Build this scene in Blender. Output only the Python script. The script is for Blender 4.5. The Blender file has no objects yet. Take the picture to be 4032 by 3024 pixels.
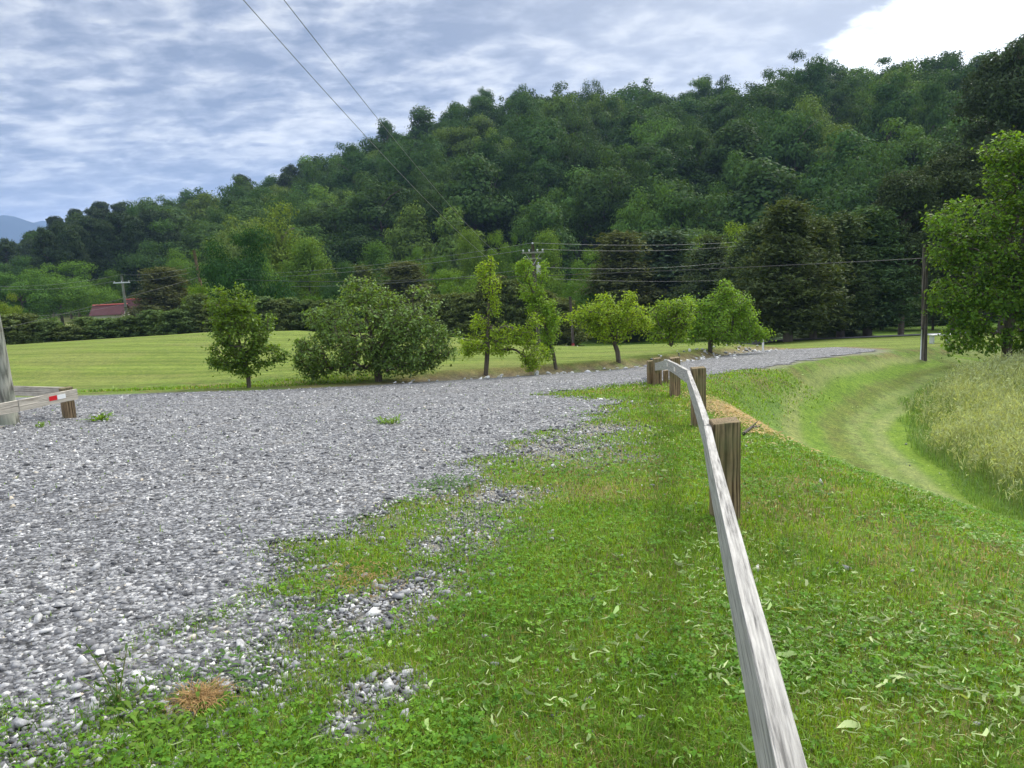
import bpy, bmesh, math, random
import numpy as np
from mathutils import Vector, Matrix

# ------------------------------------------------------------------ camera, sky, sun, exposure
SC = bpy.context.scene
COL = SC.collection
FPX, PITCH, ROLL, EYE = 3000.0, math.radians(9.0), math.radians(-2.5), 1.42
cam_d = bpy.data.cameras.new("camera"); cam = bpy.data.objects.new("camera", cam_d); COL.objects.link(cam)
cam_d.sensor_width = 36.0; cam_d.lens = 36.0 * FPX / 4032.0
cam_d.clip_start = 0.05; cam_d.clip_end = 30000
CM = Matrix.Rotation(math.pi / 2 - PITCH, 4, 'X') @ Matrix.Rotation(ROLL, 4, 'Z')
cam.matrix_world = Matrix.Translation((0, 0, EYE)) @ CM
SC.camera = cam

SUN_AZ, SUN_EL = math.radians(38), math.radians(40)     # azimuth clockwise from +Y
SC.view_settings.view_transform = 'Standard'
SC.view_settings.look = 'None'
SC.view_settings.exposure = 0.12
SC.view_settings.gamma = 1.0
SC.cycles.max_bounces = 6
SC.cycles.diffuse_bounces = 3
SC.cycles.transmission_bounces = 4
SC.cycles.transparent_max_bounces = 8
SC.cycles.volume_bounces = 1
SC.cycles.use_denoising = True
SC.cycles.use_adaptive_sampling = True
SC.cycles.adaptive_threshold = 0.02
SC.cycles.sample_clamp_indirect = 6.0

sun_d = bpy.data.lights.new("sun", 'SUN'); sun = bpy.data.objects.new("sun", sun_d); COL.objects.link(sun)
sun_d.energy = 3.3; sun_d.angle = math.radians(16); sun_d.color = (1.0, 0.95, 0.86)
sdir = Vector((math.sin(SUN_AZ) * math.cos(SUN_EL), math.cos(SUN_AZ) * math.cos(SUN_EL), math.sin(SUN_EL)))
sun.rotation_euler = (-sdir).to_track_quat('-Z', 'Y').to_euler()

M3 = np.array(CM.to_3x3())
def ray(px, py):
    d = M3 @ np.array([(px - 2016) / FPX, -(py - 1512) / FPX, -1.0]); return d / d[1]

def build_world():
    w = bpy.data.worlds.new("World"); SC.world = w; w.use_nodes = True
    nt = w.node_tree; N = nt.nodes; L = nt.links
    N.clear()
    def node(t, **k):
        n = N.new(t)
        for a, b in k.items(): setattr(n, a, b)
        return n
    def mth(op, a, b=None, c=None, clamp=False):
        n = node('ShaderNodeMath', operation=op, use_clamp=clamp)
        for i, v in enumerate((a, b, c)):
            if v is None: continue
            if isinstance(v, (int, float)): n.inputs[i].default_value = v
            else: L.new(v, n.inputs[i])
        return n.outputs[0]
    def mixc(f, a, b, bt='MIX'):
        n = node('ShaderNodeMix', data_type='RGBA', blend_type=bt)
        for i, v in ((0, f), (6, a), (7, b)):
            if isinstance(v, (int, float)): n.inputs[i].default_value = v
            elif isinstance(v, tuple): n.inputs[i].default_value = (*v, 1)
            else: L.new(v, n.inputs[i])
        return n.outputs[2]
    def mr(v, a, b, c=0.0, d=1.0, smooth=True):
        n = node('ShaderNodeMapRange', interpolation_type='SMOOTHSTEP' if smooth else 'LINEAR')
        L.new(v, n.inputs[0])
        for i, q in enumerate((a, b, c, d)): n.inputs[i + 1].default_value = q
        return n.outputs[0]
    tc = node('ShaderNodeTexCoord'); g = tc.outputs['Generated']
    sep = node('ShaderNodeSeparateXYZ'); L.new(g, sep.inputs[0]); X, Y, Z = sep.outputs
    zz = mth('ADD', mth('MAXIMUM', Z, 0.0), 0.20)
    cx = node('ShaderNodeCombineXYZ')
    L.new(mth('DIVIDE', X, zz), cx.inputs[0]); L.new(mth('DIVIDE', Y, zz), cx.inputs[1])
    mp = node('ShaderNodeMapping'); L.new(cx.outputs[0], mp.inputs[0])
    mp.inputs['Rotation'].default_value = (0, 0, math.radians(-14)); mp.inputs['Scale'].default_value = (1.0, 1.25, 1.0)
    def noise(scale, det, rough, dist=0.0, off=(0, 0, 0), src=None):
        m2 = node('ShaderNodeMapping'); L.new(src or mp.outputs[0], m2.inputs[0]); m2.inputs['Location'].default_value = off
        n = node('ShaderNodeTexNoise'); n.inputs['Scale'].default_value = scale; n.inputs['Detail'].default_value = det
        n.inputs['Roughness'].default_value = rough; n.inputs['Distortion'].default_value = dist
        L.new(m2.outputs[0], n.inputs['Vector']); return n.outputs['Fac']
    big = noise(1.5, 3, 0.5, 0.5, (3.1, 0.4, 0))
    mid = noise(6.6, 5, 0.5, 0.25, (1.7, 5.3, 0))
    fine = noise(15.0, 4, 0.55, 0.3, (7.7, 2.2, 0))
    v = mth('ADD', mth('ADD', mth('MULTIPLY', big, 0.55), mth('MULTIPLY', mid, 0.62)), mth('MULTIPLY', fine, 0.24))
    # sum is centred near 0.62
    ramp = node('ShaderNodeValToRGB'); L.new(v, ramp.inputs[0])
    e = ramp.color_ramp.elements
    e[0].position = 0.57; e[0].color = (0.265, 0.315, 0.43, 1)
    e[1].position = 0.87; e[1].color = (0.95, 0.96, 0.97, 1)
    for p, c in ((0.645, (0.36, 0.41, 0.52, 1)), (0.705, (0.49, 0.535, 0.635, 1)), (0.775, (0.72, 0.75, 0.80, 1))):
        q = e.new(p); q.color = c
    clouds = ramp.outputs[0]
    # paler, smoother band above the skyline
    hz = mr(Z, 0.02, 0.16, 0.55, 0.0)
    clouds = mixc(hz, clouds, (0.58, 0.62, 0.69))
    # thin bright gap round the veiled sun, with a ragged edge
    dotn = node('ShaderNodeVectorMath', operation='DOT_PRODUCT'); L.new(g, dotn.inputs[0])
    e1, e2, e3 = Vector(ray(3650, 10)), Vector(ray(3370, 240)), Vector(ray(3900, 60))
    nrm = e1.cross(e2).normalized(); nrm = -nrm if nrm.dot(e3) < 0 else nrm
    dotn.inputs[1].default_value = nrm
    dsun = node('ShaderNodeVectorMath', operation='DOT_PRODUCT'); L.new(g, dsun.inputs[0])
    az, el = math.radians(44), math.radians(24)
    dsun.inputs[1].default_value = (math.sin(az) * math.cos(el), math.cos(az) * math.cos(el), math.sin(el))
    d = mth('ADD', dotn.outputs['Value'], mth('MULTIPLY', mth('SUBTRACT', mid, 0.5), 0.10))
    d = mth('ADD', d, mth('MULTIPLY', mth('SUBTRACT', fine, 0.5), 0.04))
    clouds = mixc(mr(dsun.outputs['Value'], 0.62, 0.97, 0.0, 0.55), clouds, (0.86, 0.89, 0.92))
    gap = mth('MULTIPLY', mr(d, -0.05, 0.005), mr(dsun.outputs['Value'], 0.80, 0.90))
    clouds = mixc(gap, clouds, (1.9, 1.95, 1.95))
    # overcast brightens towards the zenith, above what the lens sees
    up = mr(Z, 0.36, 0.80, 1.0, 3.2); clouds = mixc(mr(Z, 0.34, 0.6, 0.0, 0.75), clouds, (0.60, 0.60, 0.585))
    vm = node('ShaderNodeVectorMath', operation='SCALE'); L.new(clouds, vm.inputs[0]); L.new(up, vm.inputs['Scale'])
    sky = node('ShaderNodeTexSky', sky_type='NISHITA'); sky.sun_disc = False
    sky.sun_elevation = SUN_EL; sky.sun_rotation = SUN_AZ
    bgA = node('ShaderNodeBackground'); L.new(sky.outputs[0], bgA.inputs[0]); bgA.inputs[1].default_value = 0.05
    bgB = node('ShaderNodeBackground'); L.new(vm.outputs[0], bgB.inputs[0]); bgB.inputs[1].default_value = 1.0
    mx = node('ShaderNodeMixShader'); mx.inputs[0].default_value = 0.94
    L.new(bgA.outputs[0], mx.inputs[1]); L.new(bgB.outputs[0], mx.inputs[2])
    out = node('ShaderNodeOutputWorld'); L.new(mx.outputs[0], out.inputs[0])
    w.cycles.sampling_method = 'MANUAL'; w.cycles.sample_map_resolution = 1024
build_world()

# ------------------------------------------------------------------ picking helpers
def at(px, py, depth):
    d = ray(px, py); return np.array([d[0] * depth, depth, EYE + d[2] * depth])
def smooth(a, b, x):
    t = np.clip((np.asarray(x, float) - a) / (b - a), 0, 1); return t * t * (3 - 2 * t)
def plane_z(x, y):
    return -0.09 * np.clip(y, -12, 400) + 0.025 * np.clip(-x, 0, 40) * (1 - smooth(28, 60, y))
def hit_fn(fn, px, py, tmax=400):
    d = ray(px, py); t = 0.8 * (tmax / 0.8) ** np.linspace(0, 1, 6000)
    below = EYE + d[2] * t < fn(d[0] * t, t)
    i = int(np.argmax(below)) if below.any() else len(t) - 1
    return np.array([d[0] * t[i], t[i]])
def hits(fn, pts): return np.array([hit_fn(fn, *p) for p in pts])

# drive outline (near edge then far edge), bank crest, tall grass outline
NEAR = np.vstack([[(-9, -9), (-2.2, -3)], hits(plane_z, [(330, 3024), (560, 2840), (1060, 2460), (1500, 2110), (1900, 1870), (2330, 1640), (2400, 1580), (2130, 1552), (2400, 1524), (2720, 1488), (3000, 1448), (3250, 1408), (3420, 1386)])])
FAR = np.vstack([hits(plane_z, [(3460, 1378), (3300, 1372), (3000, 1387), (2800, 1415), (2600, 1441), (2350, 1464), (2000, 1485), (1500, 1518), (1000, 1542), (500, 1557), (0, 1570)]), [(-60, 27), (-60, -9)]])
DRIVE = np.vstack([NEAR, FAR])
CREST = np.array([(2.6, -15), (2.6, -2), (2.7, 3.9), (2.9, 5.8), (3.2, 7.9), (3.65, 11.2), (3.9, 13.5), (4.2, 16), (5.0, 18.9), (7.8, 22.2), (11.6, 26.6), (15.6, 30.6), (22, 35.5), (40, 46), (80, 70)])

def seg_dist(P, poly, closed):
    P = np.asarray(P, float); Q = np.vstack([poly, poly[:1]]) if closed else poly
    best = np.full(len(P), 1e9); sgn = np.zeros(len(P)); inside = np.zeros(len(P), bool)
    for a, b in zip(Q[:-1], Q[1:]):
        ab = b - a; t = np.clip(((P - a) @ ab) / max(ab @ ab, 1e-9), 0, 1)
        dv = P - a - t[:, None] * ab; dd = np.hypot(dv[:, 0], dv[:, 1])
        cr = ab[0] * (P[:, 1] - a[1]) - ab[1] * (P[:, 0] - a[0])
        m = dd < best - 1e-9; best[m] = dd[m]; sgn[m] = np.sign(cr[m])
        if closed:
            c = ((a[1] > P[:, 1]) != (b[1] > P[:, 1]))
            xs = a[0] + (P[:, 1] - a[1]) * ab[0] / (ab[1] if abs(ab[1]) > 1e-9 else 1e-9)
            inside ^= c & (P[:, 0] < xs)
    return np.where(inside, best, -best) if closed else best * -sgn     # closed: + inside; open: + to the right of travel

class VN:                                                                # tiny value noise
    def __init__(s, seed): s.t = np.random.default_rng(seed).random((256, 256))
    def one(s, x, y):
        xi = np.floor(x).astype(int); yi = np.floor(y).astype(int); fx = x - xi; fy = y - yi
        fx = fx * fx * (3 - 2 * fx); fy = fy * fy * (3 - 2 * fy); g = lambda a, b: s.t[a % 256, b % 256]
        return (g(xi, yi) * (1 - fx) + g(xi + 1, yi) * fx) * (1 - fy) + (g(xi, yi + 1) * (1 - fx) + g(xi + 1, yi + 1) * fx) * fy
    def __call__(s, x, y, f, o=3):
        r = 0; a = 0.5; tot = 0
        for k in range(o): r = r + a * s.one(x * f + 17.3 * k, y * f + 9.1 * k); tot += a; a *= .5; f *= 2.03
        return r / tot
vn = VN(5)

A_SKY = [(-300, 1130, 330), (-60, 1110, 320), (60, 1060, 310), (130, 985, 305), (200, 915, 300), (380, 862, 300), (500, 838, 300), (620, 828, 300), (800, 795, 300), (1000, 740, 295), (1200, 682, 290), (1330, 625, 285), (1470, 580, 280), (1560, 510, 275), (1720, 455, 270), (1900, 402, 265), (2100, 362, 260), (2260, 378, 258), (2400, 400, 255), (2550, 372, 252), (2760, 350, 245), (2950, 348, 240), (3100, 305, 235), (3300, 262, 230), (3500, 248, 225), (3650, 236, 222), (3850, 248, 218), (4032, 215, 215), (4500, 190, 210), (5200, 190, 205)]
_sk = [(ray(px, py), R) for px, py, R in A_SKY]
SK_A = np.array([r[0] for r, R in _sk]); SK_R = np.array([R for r, R in _sk], float)
SK_Z = np.array([EYE + r[2] * R - 15.0 for r, R in _sk])
def hill_frame(x, y):
    a = x / np.maximum(y, 1.0)
    R = np.interp(a, SK_A, SK_R); zr = np.interp(a, SK_A, SK_Z)
    Ft = np.interp(a, [-.75, -.6, -.3, 0, .3, .62, .8], [215, 195, 150, 128, 112, 92, 86])
    return a, R, zr, Ft
FLOOR = -7.2
def H(x, y):
    x = np.asarray(x, float); y = np.asarray(y, float); sh = np.broadcast(x, y).shape
    x = np.broadcast_to(x, sh).ravel(); y = np.broadcast_to(y, sh).ravel()
    z = plane_z(x, y)
    A = np.interp(x, [-40, -33, -20, -14, -5, 4, 10, 18, 30], [1.75, 1.85, 2.2, 2.1, 1.25, .3, .2, .05, 0])
    z = z + A * np.clip((y - 25) / 25, 0, 1.0) * (1 - smooth(54, 92, y))
    dd = seg_dist(np.stack([x, y], 1), DRIVE, True)
    z = z + 0.28 * smooth(0.25, 1.1, -dd) * smooth(22, 24, y) * smooth(-13, -6, x) * (1 - smooth(11, 14, x)) * (1 - smooth(40, 60, y))
    s = seg_dist(np.stack([x, y], 1), CREST, False)
    D = np.interp(y, [-10, 4, 14, 20, 25, 30, 36, 42], [2.0, 2.0, 2.05, 1.75, 1.25, .7, .2, 0.001])
    slp = np.interp(y, [0, 5, 7.5, 9.5, 11, 20, 40], [.30, .32, .40, .62, .85, .8, .5]); sp = .5 * (s + np.sqrt(s * s + .10)) * (s > -1.5)
    qd = slp * sp / np.maximum(D, .05); z = z - D * qd / (1 + qd ** 3.5) ** (1 / 3.5)
    z = z + 0.05 * (vn(x, y, .25, 2) - .5) * (1 - smooth(60, 90, y))
    z = z - .5 * smooth(42, 50, y) * (1 - smooth(66, 85, y)) * smooth(-3, 2, x) * (1 - smooth(13, 19, x))
    m = smooth(52, 100, y); z = z * (1 - m) + FLOOR * m
    a, R, zr, Ft = hill_frame(x, y)
    t = (y - Ft) / (R - Ft)
    up = np.where(t < 1, np.clip(t, 0, 1) ** 0.92, 1.0)
    hz = FLOOR + np.maximum(zr - FLOOR, 0) * up - np.where(t > 1, 0.25 * (y - R), 0)
    z = np.where((t > 0) & (y > 20), np.maximum(hz, FLOOR), z)
    return z.reshape(sh)
def hit(px, py, tmax=300): 
    p = hit_fn(H, px, py, tmax); return np.array([p[0], p[1], float(H(p[0], p[1]))])
LOWH = lambda x, y: H(x, y)
TALL = np.vstack([hits(LOWH, [(3960, 1445), (3780, 1482), (3640, 1540), (3575, 1600), (3560, 1660), (3600, 1740), (3660, 1820), (3740, 1900), (3840, 1965), (4032, 2060)]), [(8.6, 6), (10, -5), (40, -5), (40, 20), (27, 32)]])

TRACK = np.vstack([[(5.5, -4), (5.3, 4), (5.45, 9), (5.9, 13.5)], hits(H, [(3160, 1700), (3146, 1595), (3242, 1516), (3370, 1473), (3530, 1436), (3660, 1420)])])

# ------------------------------------------------------------------ object helpers
def tag(o, label=None, cat=None, group=None, kind=None):
    if label: o['label'] = label
    if cat: o['category'] = cat
    if group: o['group'] = group
    if kind: o['kind'] = kind
    return o
def empty(name, loc, label, cat, group=None, rz=0.0):
    o = bpy.data.objects.new(name, None); COL.objects.link(o); o.empty_display_size = .2
    o.location = tuple(float(v) for v in loc); o.rotation_euler = (0, 0, rz)
    return tag(o, label, cat, group)
def link(name, me, mat=None, parent=None):
    o = bpy.data.objects.new(name, me); COL.objects.link(o)
    if mat is not None:
        for m in (mat if isinstance(mat, (list, tuple)) else [mat]): me.materials.append(m)
    if parent is not None: o.parent = parent
    return o
def mesh_np(name, V, faces, mi=None):
    """V (n,3); faces: list of (m,k) index arrays"""
    V = np.ascontiguousarray(V, np.float32); me = bpy.data.meshes.new(name)
    faces = [np.asarray(f, np.int32) for f in faces if len(f)]
    lt = np.concatenate([np.full(len(f), f.shape[1], np.int32) for f in faces])
    li = np.concatenate([f.ravel() for f in faces])
    ls = np.concatenate([[0], np.cumsum(lt)[:-1]]).astype(np.int32)
    me.vertices.add(len(V)); me.vertices.foreach_set('co', V.ravel())
    me.loops.add(len(li)); me.loops.foreach_set('vertex_index', li)
    me.polygons.add(len(lt)); me.polygons.foreach_set('loop_start', ls); me.polygons.foreach_set('loop_total', lt)
    if mi is not None: me.polygons.foreach_set('material_index', np.asarray(mi, np.int32))
    me.update(calc_edges=True); me.validate(); return me
def attr_col(me, name, C):
    a = me.color_attributes.new(name, 'FLOAT_COLOR', 'POINT')
    C4 = np.ones((len(C), 4), np.float32); C4[:, :3] = C; a.data.foreach_set('color', C4.ravel())
def copy_thing(root, label=None, group=None):
    r = root.copy(); COL.objects.link(r)
    if label: r['label'] = label
    if group: r['group'] = group
    for ch in root.children:
        c = ch.copy(); COL.objects.link(c); c.parent = r
        for g in ch.children:
            d = g.copy(); COL.objects.link(d); d.parent = c
    return r
def box_bm(bm, size, mat4, bevel=0.0):
    r = bmesh.ops.create_cube(bm, size=1.0, matrix=mat4 @ Matrix.Diagonal((*size, 1)))
    if bevel:
        es = list({e for v in r['verts'] for e in v.link_edges})
        bmesh.ops.bevel(bm, geom=es, offset=bevel, segments=2, affect='EDGES', profile=.6)
def bm_obj(name, bm, mat, parent=None):
    me = bpy.data.meshes.new(name); bm.to_mesh(me); bm.free(); return link(name, me, mat, parent)
def tube_np(paths, sides=6):
    """paths: list of (pts (n,3), radii (n,)) -> V, quads"""
    Vs, Fs = [], []; off = 0
    ang = np.arange(sides) * 2 * math.pi / sides; ca, sa = np.cos(ang), np.sin(ang)
    for P, r in paths:
        P = np.asarray(P, float); n = len(P); r = np.broadcast_to(np.asarray(r, float), (n,))
        T = np.gradient(P, axis=0); T /= np.linalg.norm(T, axis=1, keepdims=True) + 1e-9
        ref = np.array([0, 0, 1.0]) if abs(T[:, 2]).mean() < .8 else np.array([1.0, 0, 0])
        U = np.cross(T, ref); U /= np.linalg.norm(U, axis=1, keepdims=True) + 1e-9; W = np.cross(T, U)
        ring = P[:, None] + r[:, None, None] * (ca[None, :, None] * U[:, None] + sa[None, :, None] * W[:, None])
        Vs.append(ring.reshape(-1, 3)); i = np.arange(n - 1)[:, None] * sides; j = np.arange(sides)[None]
        k = (j + 1) % sides
        Fs.append(np.stack([i + j, i + k, i + sides + k, i + sides + j], -1).reshape(-1, 4) + off); off += n * sides
    return np.vstack(Vs), np.vstack(Fs)
def tube_obj(name, paths, mat, parent=None, sides=6, cap=False):
    V, F = tube_np(paths, sides)
    fs = [F]
    if cap and len(paths) == 1:
        n = len(V) // sides; fs += [np.arange(sides)[None], (np.arange(sides) + (n - 1) * sides)[None, ::-1]]
    return link(name, mesh_np(name, V, fs), mat, parent)

# ------------------------------------------------------------------ materials
def newmat(name):
    m = bpy.data.materials.new(name); m.use_nodes = True; nt = m.node_tree; nt.nodes.clear()
    return m, nt
class NT:
    def __init__(s, nt): s.nt = nt
    def n(s, t, **k):
        o = s.nt.nodes.new(t)
        for a, b in k.items(): setattr(o, a, b)
        return o
    def l(s, a, b): s.nt.links.new(a, b)
    def set(s, sock, v):
        if isinstance(v, (int, float)): sock.default_value = v
        elif isinstance(v, tuple): sock.default_value = (*v, 1) if len(v) == 3 and sock.type == 'RGBA' else v
        else: s.l(v, sock)
    def math(s, op, a, b=0.0, clamp=False):
        o = s.n('ShaderNodeMath', operation=op, use_clamp=clamp); s.set(o.inputs[0], a); s.set(o.inputs[1], b); return o.outputs[0]
    def mix(s, f, a, b, bt='MIX'):
        o = s.n('ShaderNodeMix', data_type='RGBA', blend_type=bt); s.set(o.inputs[0], f); s.set(o.inputs[6], a); s.set(o.inputs[7], b); return o.outputs[2]
    def ramp(s, v, stops):
        o = s.n('ShaderNodeValToRGB'); s.l(v, o.inputs[0]); e = o.color_ramp.elements
        e[0].position, e[0].color = stops[0][0], (*stops[0][1], 1); e[1].position, e[1].color = stops[-1][0], (*stops[-1][1], 1)
        for p, c in stops[1:-1]: q = e.new(p); q.color = (*c, 1)
        return o.outputs[0]
    def noise(s, vec, scale, det=4, rough=.55, dist=0.0):
        o = s.n('ShaderNodeTexNoise'); o.inputs['Scale'].default_value = scale; o.inputs['Detail'].default_value = det
        o.inputs['Roughness'].default_value = rough; o.inputs['Distortion'].default_value = dist
        if vec is not None: s.l(vec, o.inputs['Vector'])
        return o.outputs['Fac']
    def maprange(s, v, a, b, c, d):
        o = s.n('ShaderNodeMapRange'); s.l(v, o.inputs[0])
        for i, q in enumerate((a, b, c, d)): o.inputs[i + 1].default_value = q
        return o.outputs[0]
    def mapping(s, vec, scale, rot=(0, 0, 0)):
        o = s.n('ShaderNodeMapping'); s.l(vec, o.inputs[0]); o.inputs['Scale'].default_value = scale; o.inputs['Rotation'].default_value = rot; return o.outputs[0]
    def bump(s, h, strength, dist):
        o = s.n('ShaderNodeBump'); s.l(h, o.inputs['Height']); o.inputs['Strength'].default_value = strength; o.inputs['Distance'].default_value = dist; return o.outputs[0]
    def principled(s, col, rough=.8, normal=None, spec=.3):
        o = s.n('ShaderNodeBsdfPrincipled'); s.set(o.inputs['Base Color'], col); s.set(o.inputs['Roughness'], rough)
        o.inputs['Specular IOR Level'].default_value = spec
        if normal is not None: s.l(normal, o.inputs['Normal'])
        return o.outputs[0]
    def out(s, sh): o = s.n('ShaderNodeOutputMaterial'); s.l(sh, o.inputs[0])

def leaf_mat(name, col, var=.35, trans=.4, rough=.5, spec=.35, tip=None, patch=None):
    rough += .12; spec *= .45
    m, nt = newmat(name); q = NT(nt)
    geo = q.n('ShaderNodeNewGeometry'); oi = q.n('ShaderNodeObjectInfo')
    rnd = geo.outputs['Random Per Island']
    br = q.maprange(rnd, 0, 1, 1 - var, 1 + var)
    yel = q.mix(q.maprange(q.math('FRACT', q.math('MULTIPLY', rnd, 7.31)), 0, 1, 0.0, 0.5), col, tip or (col[0] * 1.7 + .01, col[1] * 1.25, col[2] * .8))
    if patch:
        tc = q.n('ShaderNodeTexCoord'); pn = q.noise(tc.outputs['Object'], patch, 5, .65)
        yel = q.mix(1.0, yel, q.ramp(pn, [(.32, (.55, .66, .6)), (.5, (1, 1, 1)), (.68, (1.3, 1.15, 1.1))]), 'MULTIPLY')
    vm = q.n('ShaderNodeVectorMath', operation='SCALE'); q.l(yel, vm.inputs[0]); q.l(br, vm.inputs['Scale'])
    c = q.mix(1.0, vm.outputs[0], oi.outputs['Color'], 'MULTIPLY')
    p = q.principled(c, rough, None, spec)
    t = q.n('ShaderNodeBsdfTranslucent')
    tcol = q.mix(1.0, c, (1.6, 1.45, .4), 'MULTIPLY'); q.l(tcol, t.inputs[0])
    mx = q.n('ShaderNodeMixShader'); mx.inputs[0].default_value = trans; q.l(p, mx.inputs[1]); q.l(t.outputs[0], mx.inputs[2])
    q.out(mx.outputs[0]); return m
def bark_mat(name, a, b, scale=6.0):
    m, nt = newmat(name); q = NT(nt); tc = q.n('ShaderNodeTexCoord'); v = q.mapping(tc.outputs['Object'], (scale, scale, scale * .18))
    f = q.noise(v, 3.0, 6, .65, .4); c = q.ramp(f, [(.3, a), (.7, b)])
    q.out(q.principled(c, .9, q.bump(f, .8, .03), .15)); return m
def wood_mat(name, dark, light, grain_axis=2, scale=1.0, green=None, stain=.5, fine=False):
    """weathered timber: long grain streaks with knots, checks and stains along one object axis"""
    m, nt = newmat(name); q = NT(nt); tc = q.n('ShaderNodeTexCoord'); o = tc.outputs['Object']
    sc = [26 * scale, 26 * scale, 26 * scale]; sc[grain_axis] = 1.1 * scale
    v = q.mapping(o, tuple(sc))
    sc2 = [7 * scale] * 3; sc2[grain_axis] = .5 * scale
    warp = q.noise(q.mapping(o, tuple(sc2)), 1.0, 3, .5, .6)
    w = q.n('ShaderNodeTexWave', wave_type='RINGS', rings_direction='XYZ'[grain_axis], bands_direction='X')
    sc3 = [9 * scale] * 3; sc3[grain_axis] = .35 * scale
    q.l(q.mapping(o, tuple(sc3)), w.inputs['Vector']); w.inputs['Scale'].default_value = 3.0; w.inputs['Distortion'].default_value = 3.5
    w.inputs['Detail'].default_value = 3; w.inputs['Detail Scale'].default_value = 1.5
    f1 = q.noise(v, 2.0, 7, .65)
    f = q.math('ADD', q.math('MULTIPLY', f1, .86 if fine else .6), q.math('ADD', q.math('MULTIPLY', w.outputs['Fac'], .1 if fine else .22), q.math('MULTIPLY', warp, .06 if fine else .2)))
    c = q.ramp(f, [(.34, tuple(x * .4 for x in dark)), (.43, dark), (.60, light), (.74, tuple(min(1, x * 1.15) for x in light))])
    st = q.noise(o, 4.5, 5, .65)
    c = q.mix(q.maprange(st, .5, .72, 0, stain), c, tuple(x * .55 for x in dark))
    if green: c = q.mix(q.maprange(q.noise(o, 2.5, 4, .6), .42, .65, 0, .7), c, green)
    q.out(q.principled(c, .85, q.bump(f, .5, .01), .2)); return m
def flat_mat(name, col, rough=.6, spec=.4, var=.12, scale=8.0):
    m, nt = newmat(name); q = NT(nt); tc = q.n('ShaderNodeTexCoord'); f = q.noise(tc.outputs['Object'], scale, 5, .6)
    c = q.mix(1.0, col, q.ramp(f, [(.3, (1 - var,) * 3), (.7, (1 + var,) * 3)]), 'MULTIPLY')
    q.out(q.principled(c, rough, None, spec)); return m

# ------------------------------------------------------------------ ground
def edge_noise(x, y): return (vn(x, y, .8, 2) - .5) * .6 + (vn(x + 13, y, 2.3, 4) - .5) * .9
NEAR_O = NEAR; FAR_O = FAR
def drive_sdf(x, y):
    P = np.stack([np.ravel(x), np.ravel(y)], 1)
    d = seg_dist(P, DRIVE, True)
    dn = np.abs(seg_dist(P, NEAR_O, False)); df = np.abs(seg_dist(P, FAR_O, False))
    w = np.where(dn < df, 1.7, .18) * np.where(P[:, 1] > 17, .6, 1)
    return d + w * edge_noise(P[:, 0], P[:, 1])
GPATCH = [(*hit_fn(plane_z, px, py), r) for px, py, r in ((1620, 2330, .28), (1500, 2420, .22), (1850, 2080, .38), (1700, 2160, .25), (2150, 1760, .75), (2280, 1700, .6), (1560, 2720, .10), (1450, 2760, .08), (1960, 1960, .3), (1380, 2880, .10))]
def gravel_weight(x, y):
    d = drive_sdf(x, y)
    for a, b, r in GPATCH: d = np.maximum(d, .75 * (1 - np.hypot(x - a, (y - b) * .7) / r) + 1.3 * edge_noise(x, y))
    return smooth(-.85, .75, d)
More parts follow.
